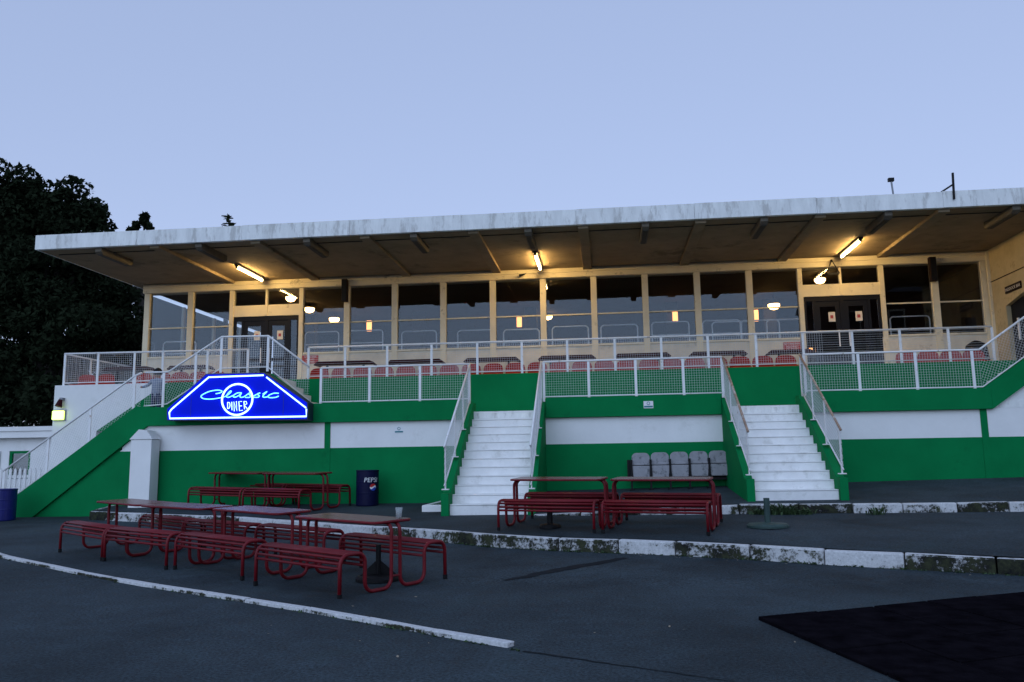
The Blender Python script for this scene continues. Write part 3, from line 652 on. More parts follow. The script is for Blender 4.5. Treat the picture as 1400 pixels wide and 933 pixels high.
# ------------------------------------------------------------------ lights under the canopy
FX = [-11.15, -8.80, -6.33, -3.96, -1.50, 0.95, 3.35, 5.78, 8.20]
flabel = ['over the open canopy end', 'in front of the lit tube by the left doors', 'second bay right of the left doors', 'third bay right of the left doors', 'in front of the middle lit tube', 'one bay right of middle lit tube', 'two bays right of middle lit tube', 'in front of the lit tube by the right doors', 'beside the cream return wall']
for x, lb in zip(FX, flabel):
    t = thing('unlit_light', 'unlit box light fitting on soffit '+lb, 'light', (x, -0.30, ZS), 0, 'unlit light fittings along the canopy')
    MB().prism_x([(-0.62, -0.001), (-0.62, -0.10), (-0.55, -0.15), (0.55, -0.15), (0.62, -0.10), (0.62, -0.001)], -0.075, 0.075).build('housing', FITT, t)
    MB().box(-0.05, 0.05, -0.54, 0.54, -0.165, -0.151).build('diffuser', FITD, t)
for x, lb in ((-8.84, 'near the left doors'), (-1.52, 'over the middle of the bar windows'), (5.82, 'near the right doors')):
    t = thing('tube_light', 'lit warm tube light under the canopy '+lb, 'light', (x, 1.83, ZS), 0, 'lit tube lights under the canopy')
    MB().box(-0.05, 0.05, -0.78, 0.78, -0.045, -0.001).build('batten', FITD, t)
    MB().box(-0.03, 0.03, -0.77, -0.735, -0.11, -0.046).build('lamp_holder', FITD, t); MB().box(-0.03, 0.03, 0.735, 0.77, -0.11, -0.046).build('lamp_holder', FITD, t)
    MB().tube([(0, -0.733, -0.085), (0, 0.733, -0.085)], 0.024, 10).build('tube', TUBE, t, smooth=True)
for px, py, lb in ((472, 398, 'dark brown column speaker on window mullion right of left doors'), (1274.5, 369, 'dark brown column speaker on window mullion right of right doors')):
    p = W(px, py, 2.85); t = thing('column_speaker', lb, 'speaker', (p.x, 2.82, p.z), 0, 'column speakers')
    MB().box(-0.075, 0.075, -0.07, 0.07, -0.30, 0.30).build('cabinet', DKBROWN, t, bevel=0.01); MB().box(-0.06, 0.06, -0.078, -0.071, -0.27, 0.27).build('grille', BLACK, t)
    MB().box(-0.02, 0.02, 0.071, 0.15, 0.08, 0.12).build('bracket', BLACK, t)
p = W(1138, 367, 2.8); t = thing('floodlight', 'dark triangular floodlight bracket on beam above the right doors', 'light', (p.x, 2.8, p.z))
tri = [Vector((-0.16, 0, -0.13)), Vector((0.16, 0, -0.13)), Vector((0.0, 0, 0.20))]
MB().tube(tri, 0.022, 6, closed=True).build('frame', BLACK, t); MB().box(-0.13, 0.13, -0.05, 0.05, -0.17, -0.12).build('lamp_bar', BLACK, t)
MB().box(-0.02, 0.02, 0.0, 0.1, 0.17, 0.22).build('arm', BLACK, t)
p = W(715, 377, 2.88); t = thing('spotlight', 'small dark spotlight on beam left of middle lit tube', 'light', (p.x, 2.80, p.z)); MB().tube([(-.07, -.06, -.03), (.05, .02, .02)], [0.035, 0.02], 8).build('head', BLACK, t); MB().tube([(.03, 0, .01), (.10, .09, .07)], 0.008, 5).build('arm', BLACK, t)
# emergency light and lamp on the white wall
p = W(82, 568, 1.2); t = thing('emergency_light', 'glowing yellow green bulkhead light on the white wall corner', 'light', (p.x, 1.2, p.z))
MB().box(-0.16, 0.16, -0.04, -0.001, -0.13, 0.13).build('base', GALV, t); MB().box(-0.145, 0.145, -0.10, -0.041, -0.115, 0.105).build('diffuser', EXITL, t, bevel=0.02)
p = W(86, 551, 1.2); t = thing('wall_spotlight', 'small dark red security lamp above the glowing bulkhead light', 'light', (p.x, 1.2, p.z))
MB().prism_x([(-0.001, 0.12), (-0.10, 0.12), (-0.10, 0.06), (-0.001, 0.06)], -0.03, 0.05).build('bracket', GALV, t); MB().tube([(0, -.09, 0.07), (-.02, -.13, -.10)], [0.045, 0.085], 10).build('head', DKRED, t)

# ------------------------------------------------------------------ red seats, tables on the tier
def seat_mesh():
    parts = {}
    back = MB(); n = 8; w = 0.238
    prof = []
    for i in range(n+1):
        u = -1+2*i/n; prof.append((u*w, 0.60-0.06*abs(u)**4, 0.03*(1-u*u)))
    v = []; f = []
    for j, (zz, wd_) in enumerate(((0.28, 1.0), (0.46, 1.0), (1.0, 0.90))):
        for (x, zt, dy) in prof:
            z = zz if zz < 0.9 else zt
            v.append((x*wd_, dy, z)); v.append((x*wd_, dy+0.022, z))
    m = 2*(n+1)
    for j in range(2):
        for i in range(n):
            a = j*m+2*i; f += [(a, a+2, a+2+m, a+m), (a+3, a+1, a+1+m, a+3+m)]
        f += [(j*m+1, j*m, j*m+m, j*m+m+1), (j*m+2*n, j*m+2*n+1, j*m+m+2*n+1, j*m+m+2*n)]
    for i in range(n): f += [(2*m+2*i, 2*m+2*i+2, 2*m+2*i+3, 2*m+2*i+1), (2*i+2, 2*i, 2*i+1, 2*i+3)]
    back.raw(v, f)
    pan = MB().prism_x([(0.0, 0.30), (-0.38, 0.32), (-0.40, 0.29), (-0.37, 0.275), (0.0, 0.25)], -0.20, 0.20)
    leg = MB().bar((0, -0.02, 0), (0, -0.02, 0.28), 0.05).bar((0, -0.02, 0.25), (0, -0.3, 0.25), 0.04).box(-.1, .1, -.1, .06, 0.0, 0.012)
    return back.mesh('backrest', SEATR, smooth=False), pan.mesh('seat_pan', SEATR, bevel=0.008), leg.mesh('leg', BLACK)
sb, spn, slg = seat_mesh()
seat_x = []
def seat(px, label):
    p = W(px, 495, 1.95); t = thing('tip_up_seat', label, 'seat', (p.x, 1.95, FL2), 0, 'red seats behind the upper railing')
    link('backrest', sb, t); link('seat_pan', spn, t); link('leg', slg, t)
px = 437
tn = ['first table right of left doors', 'second table right of left doors', 'third table right of left doors', 'left table below the middle lit tube', 'right table below the middle lit tube', 'third table before right doors', 'table under the red notice by right doors']
while px < 1085: seat(px, 'red plastic seat in front of the dark '+tn[min(6, int((px-425)/101.5))]); px += 29.3+0.0035*(px-437)
for px in (1240, 1270, 1301, 1332): seat(px, 'red plastic seat in the short row right of the right doors')
for px in (120, 146, 196, 222, 247, 272, 296): seat(px, 'red plastic seat in the short row left of the left doors')
def tier_table(px0, px1, py, label):
    a = W(px0, py, 2.42); b = W(px1, py, 2.42); L = (b.x-a.x)/2; z = a.z; t = thing('tier_table', label, 'table', ((a.x+b.x)/2, 2.42, FL2), 0, 'dark tables behind the red seats'); H = z-FL2
    top = [(-L, H-0.055), (-L+0.03, H-0.075), (-L+0.12, H-0.045), (L-0.12, H-0.045), (L-0.03, H-0.075), (L, H-0.055), (L-0.10, H+0.03), (-L+0.10, H+0.03)]
    MB().prism_y(top, -0.2, 0.2).build('tabletop', DKRED, t, bevel=0.006)
    for s in (-1, 1): MB().bar((s*(L-.3), 0, 0), (s*(L-.3), 0, H-0.035), 0.05).box(s*(L-.3)-.04, s*(L-.3)+.04, -.25, .25, 0, .03).build('leg', BLACK, t)
tl = ['first dark red table right of left doors', 'second dark red table right of left doors', 'third dark red table right of left doors', 'dark red table below the middle tube, left one', 'dark red table below the middle tube, right one', 'dark red table third before right doors', 'dark red table under the red sign by right doors']
for (a, b, y), l in zip(((432,513,497.5),(531,608,495.5),(635,712,493),(736,815,490),(839,917,487),(941,1021,484.5),(1047,1112,482)), tl): tier_table(a, b, y, l+' on the tier')
tier_table(146, 209, 505, 'dark red table at the open end of the tier'); tier_table(233, 290, 503, 'dark red table left of the landing on the tier')
t = thing('black_sack', 'black rubbish sack on the tier by the cream return wall', 'bag', (W(1336, 490, 2.3).x, 2.3, FL2))
mb = MB().lathe([(0.10, 0), (0.24, 0.05), (0.27, 0.35), (0.25, 0.62), (0.22, 0.76), (0.10, 0.83), (0.02, 0.86)], 14); mb.v = [(x*(1+.10*math.sin(7*z+3*x)), y*(1+.1*math.cos(9*z)), z) for x, y, z in mb.v]; mb.build('sack', BLACK, t, smooth=True)

# red notices and small plates
def plate(name, label, px0, py0, px1, py1, y, m, texts, tm, cat='sign', size=0.06, sx=1.0):
    a = W(px0, py0, y); b = W(px1, py1, y); t = thing(name, label, cat, ((a.x+b.x)/2, y, (a.z+b.z)/2)); w = (b.x-a.x)/2; h = (a.z-b.z)/2
    MB().box(-w, w, -0.012, 0.0, -h, h).build('plate', m, t)
    for i, s in enumerate(texts): wall_text('lettering', s, size, tm, t, (0, -0.0145, h*0.6-i*h*0.62), sx=sx)
    return t
plate('notice_sign', 'small red notice with white lettering beside the left doors', 413.5, 486.5, 435, 497, YW-0.025, REDSIGN, ['NO CHILDREN', 'ALLOWED', 'ON STAIRS'], PWHITE, size=0.062, sx=0.8)
plate('notice_sign', 'small red notice with white lettering beside the right doors', 1070.5, 468.5, 1095, 480, YW-0.025, REDSIGN, ['NO CHILDREN', 'ALLOWED', 'ON STAIRS'], PWHITE, size=0.066, sx=0.85)
for lb, px, py, yy in (('small white and teal plate on the green beam', 886.5, 553.5, -0.091), ('small teal and white plate on the white band', 545.5, 588, 0.003)):
    p = W(px, py, yy); t = thing('sticker', lb, 'sticker', (p.x, yy, p.z)); MB().box(-0.10, 0.10, -0.004, 0, -0.075, 0.075).build('plate', PWHITE, t)
    MB().box(-0.09, 0.09, -0.007, -0.0045, -0.058, -0.025).build('bar', TEAL, t); MB().tube([(0.03*math.cos(a), -0.007, 0.028+0.03*math.sin(a)) for a in lin(0, 2*math.pi*11/12, 11)], 0.006, 4, closed=True).build('ring', TEAL, t)
t = thing('bar_sign', 'dark name board over the bar door in the cream wall', 'sign', (XR-0.03, 1.8, 5.02))
o = MB().prism_x([(-0.36, -0.02), (0.36, -0.02), (0.36, 0.14), (-0.36, 0.14)], -0.0, 0.029).build('board', DKBROWN, t)
wall_text('lettering', 'PADDOCK BAR', 0.10, PAPER, t, (-0.002, 0, 0.055), rot=(math.pi/2, 0, -math.pi/2))
for px, py in ((580, 484), (885, 476)):
    p = W(px+26 if px < 600 else px, py, YW-0.02)
    MB().tube([(-0.05, 0, 0), (0.05, 0, 0), (0.0, 0, 0.06)], 0.008, 4, closed=True).build('wall_hook', GALV, None, loc=(p.x, YW-0.035, p.z)); h = bpy.context.view_layer
hooks = [o for o in bpy.data.objects if o.name.startswith('wall_hook')]
for o, l in zip(hooks, ('small metal hook under the window left of middle tube', 'small metal hook under the window right of middle tube')): tag(o, l, 'hook')

# ------------------------------------------------------------------ red picnic units
def picnic_proto(name, label, group):
    t = thing(name, label, 'picnic table', (0, 0, 0), 0, group); r = 0.021
    e1, e2 = Vector((0, 1, 0)), Vector((0, 0, 1))
    for s in (-1, 1):
        for sd in (-1, 1):
            u = s*0.745; E = Vector((0, sd, 0)); Z = Vector((0, 0, 1)); U = Vector((u, 0, 0)); Xd = Vector((-s, 0, 0))
            P = [U+E*0.765, U+E*0.76+Z*0.33]
            P += arc(U+E*0.66+Z*0.335, 0.098, 0, math.pi/2, 5, E, Z)+arc(U+E*0.53+Z*0.335, 0.098, math.pi/2, math.pi, 5, E, Z)
            P += [U+E*0.432+Z*0.14]+arc(U+E*0.322+Z*0.13, 0.108, 0, -math.pi/2, 6, E, Z)+arc(U+E*0.172+Z*0.13, 0.108, -math.pi/2, -math.pi, 6, E, Z)
            P += [U+E*0.062+Z*0.58]+arc(U+E*0.06+Z*0.605+Xd*0.10, 0.10, math.pi, math.pi/2, 6, Xd, Z)
            Q = U+E*0.06+Z*0.705+Xd*0.10; P += [Q+Xd*0.45, Q+Xd*0.64]
            MB().tube(P, r, 8).build('end_frame', RED, t, smooth=True)
            MB().lathe([(r*1.25, 0.0), (r*1.25, 0.05)], 8).build('foot_cap', BLACK, t, loc=(u, sd*0.765, 0.0))
        MB().tube([(s*0.745, -0.06, 0.14), (s*0.745, 0.06, 0.14)], 0.012, 6).build('tie', RED, t)
    # tabletop: thin slab with rounded ends and rolled edge
    n = 5; pts = []
    for (cx, cy, a0) in ((0.645, 0.20, 0), (-0.665, 0.20, math.pi/2), (-0.665, -0.20, math.pi), (0.645, -0.20, 1.5*math.pi)):
        for i in range(n+1): a = a0+math.pi/2*i/n; pts.append((cx+0.07*math.cos(a), cy+0.07*math.sin(a)))
    N = len(pts); v = [(x, y, 0.716) for x, y in pts]+[(x, y, 0.730) for x, y in pts]
    top = MB().raw(v, [tuple(range(N-1, -1, -1)), tuple(range(N, 2*N))]+[(i, (i+1) % N, (i+1) % N+N, i+N) for i in range(N)]).build('tabletop', REDTOP, t)
    MB().tube([(x, y, 0.715) for x, y in pts], 0.016, 6, closed=True).build('rim', RED, top, smooth=True)
    sm = MB().tube([(-0.742, 0, 0), (0.742, 0, 0)], 0.0165, 6).mesh('slat', RED, smooth=True)
    for sd in (-1, 1):
        for y, z in ((0.760, 0.300), (0.757, 0.350), (0.734, 0.402), (0.690, 0.434), (0.642, 0.437), (0.595, 0.437), (0.548, 0.436), (0.502, 0.433), (0.458, 0.402), (0.435, 0.350), (0.432, 0.300)):
            link('slat', sm, t, (0, sd*y, z))
    return t
def place_unit(proto, nearR, nearL, farsgn, fn, label, first):
    """nearR, nearL: places of the two outer feet of the camera-side bench"""
    d = (nearL-nearR); d.z = 0; L = d.length; d.normalize(); q = Vector((-d.y, d.x, 0))
    if q.y < 0: q = -q
    c = (nearR+nearL)/2+q*0.765
    z = (fn(nearR.x, nearR.y)+fn(nearL.x, nearL.y)+fn(nearR.x+q.x*1.53, nearR.y+q.y*1.53)+fn(nearL.x+q.x*1.53, nearL.y+q.y*1.53))/4
    # lay the unit on the sloping ground
    gx = (fn(c.x+.5, c.y)-fn(c.x-.5, c.y)); gy = (fn(c.x, c.y+.5)-fn(c.x, c.y-.5)); nrm = Vector((-gx, -gy, 1)).normalized()
    xa = (-d); xa = (xa-nrm*xa.dot(nrm)).normalized(); ya = nrm.cross(xa)
    o = proto if first else copy_tree(proto, (0, 0, 0), 0, label)
    if first: o['label'] = label
    o.matrix_world = Matrix(((xa.x, ya.x, nrm.x, c.x), (xa.y, ya.y, nrm.y, c.y), (xa.z, ya.z, nrm.z, fn(c.x, c.y)+0.004), (0, 0, 0, 1)))
    return o
PR = picnic_proto('picnic_table', 'x', 'red picnic tables with benches')
u4 = place_unit(PR, G(466, 819), G(347.5, 801), 1, glow, 'dark red picnic table with plastic cup on it, end of front row', True)
place_unit(PR, G(331, 794), G(239, 779), 1, glow, 'dark red picnic table second in front row from the one with cup', False)
place_unit(PR, G(225, 779), G(144, 768), 1, glow, 'dark red picnic table third in front row from the one with cup', False)
place_unit(PR, G(139, 767), G(82, 755.5), 1, glow, 'dark red picnic table at front row end nearest the outer flight', False)
a, b, c = G(688, 727, gmid), G(816, 729, gmid), G(961, 733, gmid); dd = (c-a); dd.z = 0; dd.normalize(); L = (c-a).length
ctr = (a+c)/2
place_unit(PR, ctr-dd*0.06, ctr-dd*1.56, 1, gmid, 'dark red picnic table standing before the first stairs on the terrace', False)
place_unit(PR, ctr+dd*1.56, ctr+dd*0.06, 1, gmid, 'dark red picnic table standing before the grey folding seats', False)
br = Vector((-5.93, -2.05, 0)); bd = Vector((-0.93, 0.37, 0)).normalized()
place_unit(PR, br.copy(), br+bd*1.5, 1, gmid, 'dark red picnic table on the terrace beside the drum bin', False)
place_unit(PR, br+bd*1.58, br+bd*3.08, 1, gmid, 'dark red picnic table on the terrace under the neon sign', False)
bpy.context.view_layer.update()
# plastic cup on the front table
p = u4.matrix_world @ Vector((0.60, 0.18, 0.732))
cup = MB().lathe([(0.030, 0.0), (0.042, 0.115), (0.040, 0.115), (0.029, 0.004)], 16)
cm = mat('clear_plastic', (0.5, 0.55, 0.55), 0.25, 0.02, 8); cm.node_tree.nodes['Principled BSDF'].inputs['Alpha'].default_value = 0.35
cb = cup.build('plastic_cup', cm, None, smooth=True, loc=p); tag(cb, 'clear plastic cup standing on the red picnic table', 'cup')

# parasol bases
def parasol_base(x, y, fn, label, m, r=0.30, h=0.42, ribs=False):
    t = thing('parasol_base', label, 'parasol base', (x, y, fn(x, y)), 0, 'parasol bases')
    MB().lathe([(r, 0.0), (r, 0.03), (r*0.9, 0.055), (r*0.2, 0.075)], 24).build('foot', m, t, smooth=False)
    MB().tube([(0, 0, 0.06), (0, 0, h)], 0.045 if not ribs else 0.03, 10).build('socket', m, t)
    if ribs:
        for k in range(4):
            a = math.pi/2*k+0.4; MB().raw([(0.03*math.cos(a)-.012*math.sin(a), 0.03*math.sin(a)+.012*math.cos(a), 0.05), (r*.85*math.cos(a), r*.85*math.sin(a), 0.05), (0.03*math.cos(a), 0.03*math.sin(a), h*0.55), (0.03*math.cos(a)+.012*math.sin(a), 0.03*math.sin(a)-.012*math.cos(a), 0.05)], [(0,1,2), (3,2,1), (0,2,3), (0,3,1)]).build('rib', m, t)
    return t
p = G(1050, 721, gmid); parasol_base(p.x, p.y, gmid, 'dark green parasol base standing alone by the upper kerb', BASEGR, 0.30, 0.42)
p = u4.matrix_world @ Vector((0.15, 0.27, 0)); parasol_base(p.x, p.y, glow, 'black parasol base under the picnic table with cup', BLACK, 0.26, 0.40, True)
p = G(752, 722, gmid); parasol_base(p.x, p.y, gmid, 'black parasol base under the picnic table before first stairs', BLACK, 0.17, 0.34, False)

# ------------------------------------------------------------------ drum bins
def drum(x, y, z, label, h=0.74, r=0.235, ang=0.0, m=NAVY):
    t = thing('drum_bin', label, 'bin', (x, y, z), 0, 'navy drum bins')
    MB().lathe([(r*.97, 0.0), (r, 0.02), (r, h*.33), (r*1.015, h*.345), (r*1.015, h*.36), (r, h*.375), (r, h*.64), (r*1.015, h*.655), (r*1.015, h*.67), (r, h*.685), (r, h-.03), (r*1.03, h-.025), (r*1.03, h-.005), (r*.99, h), (r*.93, h-.02), (r*.90, 0.1)], 36).build('drum', m, t, smooth=False)
    MB().lathe([(r*.9, h*.7), (r*.5, h*.74), (0.01, h*.75)], 20).build('sack', BLACK, t)
    def wrap(me, name, zc, a0):
        for v in me.vertices:
            x_, z_, d_ = v.co.x, v.co.y, v.co.z; a = a0+x_/r; rr = r+0.004+d_*0.5
            v.co = (rr*math.sin(a), -rr*math.cos(a), zc+z_)
        link(name, me, t)
    tm = text_mesh('lettering', 'PEPSI', 0.135, PWHITE, 0.002)
    for v in tm.vertices: v.co.x += v.co.y*0.15
    bm = bmesh.new(); bm.from_mesh(tm); bmesh.ops.subdivide_edges(bm, edges=list(bm.edges), cuts=1); bm.to_mesh(tm); bm.free()
    wrap(tm, 'lettering', h*.655+0.045, ang)
    # globe badge: red, white and blue bands
    def disc(f0, f1, m):
        mb = MB(); n = 20; R = 0.072; v = []
        for i in range(n+1):
            x_ = -R+2*R*i/n; c = math.sqrt(max(0, R*R-x_*x_)); wv = 0.018*math.sin(x_/R*math.pi*0.9)
            v += [(x_, max(-c, min(c, f0*R+wv)), 0), (x_, max(-c, min(c, f1*R+wv)), 0)]
        return mb.raw(v, [(2*i, 2*i+2, 2*i+3, 2*i+1) for i in range(n)]).mesh('badge', m)
    for f0, f1, m_, nm in ((0.22, 1.5, PRED, 'badge_red'), (-0.28, 0.22, PWHITE, 'badge_white'), (-1.5, -0.28, PBLUE, 'badge_blue')): wrap(disc(f0, f1, m_), nm, h*.655-0.10, ang+0.18)
    return t
drum(-5.02, -0.55, gmid(-5.02, -0.55), 'navy drum bin with soft drink lettering against the green wall', ang=0.62)
p = G(1, 712); drum(p.x, p.y, glow(p.x, p.y), 'blue drum bin at the foot of the outer flight', h=0.68, r=0.28, ang=-1.5, m=mat('blue_drum', (0.006, 0.010, 0.13), 0.4, 0.15, 6))

# ------------------------------------------------------------------ grey folding seats
xs0, xs1 = 0.50, 2.47; zf = (gup(0.5, -0.35)+gup(2.4, -0.35))/2
t = thing('folding_seat_row', 'row of five grey folding seats on black frame by green wall', 'seats', (xs0, -0.30, zf))
pit = (xs1-xs0-0.40)/4
def rounded(w0, w1, z0, z1, rr, n=5):
    pts = [(-w0, z0), (w0, z0), (w1, z1-rr)]+[(w1-rr+rr*math.cos(a), z1-rr+rr*math.sin(a)) for a in lin(0, math.pi/2, n)][1:]+[(-(w1-rr)-rr*math.sin(a), z1-rr+rr*math.cos(a)) for a in lin(0, math.pi/2, n)]
    return pts
bk = MB().prism_y(rounded(0.195, 0.185, 0.50, 0.74, 0.10), 0.02, 0.06).mesh('backrest', GREYSEAT, bevel=0.008)
bk2 = MB().box(-0.195, 0.195, -0.02, 0.015, 0.485, 0.535).mesh('hinge_roll', GREYSEAT, bevel=0.012)
pn = MB().prism_y([(-0.165, 0.235), (0.165, 0.235), (0.185, 0.475), (-0.185, 0.475)], -0.09, -0.04).mesh('seat_pan', GREYSEAT, bevel=0.014)
sd_ = MB().box(-0.02, 0.02, -0.12, 0.10, 0.20, 0.60).mesh('side_arm', BLACK)
lg_ = MB().box(-0.02, 0.02, -0.02, 0.02, 0.02, 0.21).box(-0.05, 0.05, -0.10, 0.10, 0.0, 0.02).mesh('leg', BLACK)
for k in range(5):
    x = 0.20+pit*k; dz = 0.006*k
    for nm, me in (('backrest', bk), ('hinge_roll', bk2), ('seat_pan', pn)): link(nm, me, t, (x, 0, dz))
for k in range(6):
    x = 0.20+pit*(k-0.5); link('side_arm', sd_, t, (x, 0, 0.005*k))
    link('leg', lg_, t, (x, 0, gup(xs0+x, -0.3)-zf))
MB().box(-0.08, xs1-xs0+0.08, -0.03, 0.03, 0.18, 0.225).build('beam', BLACK, t)
MB().box(-0.08, xs1-xs0+0.10, 0.065, 0.10, 0.22, 0.60).build('rear_panel', BLACK, t)

# ------------------------------------------------------------------ roof antennas
p = W(1220, 266, -0.4); t = thing('roof_mast', 'thin pole with small box on the canopy roof', 'mast', (p.x, -0.4, ZT))
MB().tube([(0.03, 0, 0), (0.0, 0, 0.47)], 0.018, 6).build('pole', GALV, t); MB().box(-0.06, 0.05, -0.04, 0.04, 0.46, 0.53).build('box', BLACK, t)
p = W(1305, 272, -1.05); t = thing('aerial_bracket', 'dark aerial bracket with arm fixed to the canopy fascia', 'bracket', (p.x, -1.03, p.z))
MB().bar((0, 0, 0), (0.02, 0, 0.54), 0.035).build('post', BLACK, t); MB().bar((0, 0.03, 0.30), (-0.26, 0.10, 0.14), 0.03).build('arm', BLACK, t); MB().bar((-0.30, 0.10, 0.18), (-0.20, 0.10, 0.10), 0.04).build('clip', BLACK, t)
p = W(1143, 270, -0.4); tag(MB().tube([(0, 0, 0), (0, 0, 0.16)], 0.010, 5).build('roof_spike', GALV, None, loc=(p.x, -0.4, ZT)), 'tiny metal spike on the canopy roof', 'spike')

# ------------------------------------------------------------------ low white building, picket fence
YB = 4.0; a = W(73, 598, YB)
lb = thing('low_building', 'low white flat roofed building beyond the outer flight', 'building', (a.x, YB, 0.2)); L = 16.0
ztop, zl = W(40, 585, YB).z-0.2, W(40, 599, YB).z-0.2
w0 = W(13, 617, YB); w1 = W(42, 617, YB); wz0, wz1 = W(30, 655, YB).z-0.2, w0.z-0.2; ax, bx = w0.x-a.x, w1.x-a.x
MB().box(-L, ax, 0, 0.2, -0.4, zl).box(bx, 0.4, 0, 0.2, -0.4, zl).box(ax, bx, 0, 0.2, wz1, zl).box(ax, bx, 0, 0.2, -0.4, wz0).build('wall', WHITE, lb)
MB().box(-L-.2, 0.6, -0.22, 5, zl+.001, ztop).build('roof', WHITE, lb); MB().box(-L-.2, 0.6, -0.26, -0.221, ztop-0.10, ztop+0.02).build('roof_edge', WHITE, lb)
MB().box(-L, 0.4, 4.7, 4.9, -0.4, zl).build('back_wall', WHITE, lb)
wf = MB().box(ax+.002, ax+0.07, 0.02, 0.1, wz0, wz1).box(bx-0.07, bx-.002, 0.02, 0.1, wz0, wz1).box(ax+.07, bx-.07, 0.02, 0.1, wz1-.07, wz1-.002).build('window', GREEN, lb)
MB().box(ax+.07, bx-.07, 0.05, 0.056, wz0, wz1-.07).build('pane', GLASS, wf)
MB().box(ax-2.4, ax-0.25, -0.03, -0.001, -0.3, wz1).build('door', mat('grey_door', (0.5, 0.5, 0.5), 0.6), lb)
pf = thing('picket_fence', 'white wooden picket fence behind the outer flight', 'fence', (W(66, 680, 2.2).x, 2.2, glow(0, 2.2))); zt = W(40, 640, 2.2).z-pf.location.z
pk_m = MB().prism_y([(-0.035, 0.03), (0.035, 0.03), (0.035, zt-.05), (0, zt), (-0.035, zt-.05)], -0.03, -0.008).mesh('picket', WHITE)
for k in range(26): link('picket', pk_m, pf, (-0.135*k, 0, rnd.uniform(-.008, .008)))
for z in (0.2, zt-0.25): MB().box(-3.5, 0.1, -0.006, 0.03, z, z+0.07).build('fence_rail', WHITE, pf)
for k in range(3): MB().box(-3.45+1.7*k, -3.37+1.7*k, 0.031, 0.10, 0, zt-0.08).build('fence_post', WHITE, pf)

# ------------------------------------------------------------------ trees
def leaves(lobes, n, size, rng):
    v = []; f = []; tot = sum(l[3]**2*l[4] for l in lobes)
    for (cx, cy, cz, r, sz) in lobes:
        for _ in range(int(n*r*r*sz/tot)):
            while True:
                d = Vector((rng.uniform(-1, 1), rng.uniform(-1, 1), rng.uniform(-1, 1)))
                if 0.05 < d.length <= 1: break
            d = d.normalized()*(d.length**0.45)
            p = Vector((cx, cy, cz))+Vector((d.x*r, d.y*r, d.z*r*sz))
            a = Vector((rng.gauss(0, 1), rng.gauss(0, 1), rng.gauss(0, 1))).normalized(); b = a.orthogonal().normalized(); c = a.cross(b)
            th = rng.uniform(0, 6.28); e = b*math.cos(th)+c*math.sin(th); g = a.cross(e); s = size*rng.uniform(0.6, 1.3); i = len(v)
            v += [p-e*s, p+g*s*.5, p+e*s, p-g*s*.5]; f.append((i, i+1, i+2, i+3))
    return v, f
def tree(label, base, h, lobes, n, size, seed, group='trees beyond the stand'):
    rng = random.Random(seed); t = thing('tree', label, 'tree', base, 0, group); B = Vector(base)
    # split each lobe into small clumps so that the outline is uneven
    cl = []
    for (x, y, z, r, sz) in lobes:
        k = int(10+r*7)
        for _ in range(k):
            d = Vector((rng.gauss(0, 1), rng.gauss(0, 1), rng.gauss(0, 1))).normalized()*rng.uniform(0.45, 1.0)
            cl.append((x+d.x*r, y+d.y*r, z+d.z*r*sz, r*rng.uniform(0.20, 0.42), rng.uniform(0.6, 0.9)))
        cl.append((x, y, z, r*0.75, sz))
    v, f = leaves([(x-B.x, y-B.y, z-B.z, r, sz) for x, y, z, r, sz in cl], n, size, rng)
    me = bpy.data.meshes.new('crown'); me.from_pydata([tuple(p) for p in v], [], f); me.materials.append(LEAF); link('crown', me, t)
    tr = MB(); tr.tube([(0, 0, -0.3), (0.1, 0, h*.25), (-0.05, 0.1, h*.5), (0.1, 0, h*.75)], [0.38, 0.30, 0.22, 0.10], 10)
    for x, y, z, r, sz in lobes: tr.tube([(0, 0, h*rng.uniform(.22, .45)), ((x-B.x)*.5, (y-B.y)*.5, (z-B.z)*.72), (x-B.x, y-B.y, z-B.z)], [0.16, 0.10, 0.04], 7)
    tr.build('trunk', BARK, t, smooth=True)
TY = 12.0
def lob(px, py, rpx, y=TY, dy=0, sz=0.9):
    p = W(px, py, y+dy); r = rpx*(p-CAM).dot(_f)/FPX; return (p.x, p.y, p.z, r, sz)
p = W(60, 640, TY)
tree('large dark broadleaf tree rising beyond the left end of the stand', (p.x, TY, 0.25), 14, [lob(20, 300, 72), lob(88, 305, 62), lob(-60, 330, 95), lob(60, 385, 85), lob(128, 375, 50, dy=1), lob(-20, 440, 90), lob(100, 455, 75), lob(150, 440, 50, dy=1.5), lob(140, 400, 45, dy=1.0), lob(60, 285, 58), lob(112, 325, 55), lob(40, 520, 80)], 85000, 0.115, 3)
p = W(180, 640, 16); tree('dark tree showing under the canopy end beside the glazed corner', (p.x, 16, 0.25), 9, [lob(165, 440, 48, 16), lob(185, 500, 42, 16), lob(120, 520, 60, 16), lob(40, 525, 70, 16), lob(-40, 530, 70, 16)], 22000, 0.13, 5)
p = W(190, 640, 22); tree('small pointed tree top just over the canopy edge', (p.x, 22, 0.25), 14, [lob(197, 300, 7, 22, sz=1.7), lob(186, 309, 6, 22, sz=1.3), lob(204, 311, 6, 22), lob(178, 316, 6, 22), lob(192, 345, 26, 22)], 6000, 0.13, 8)
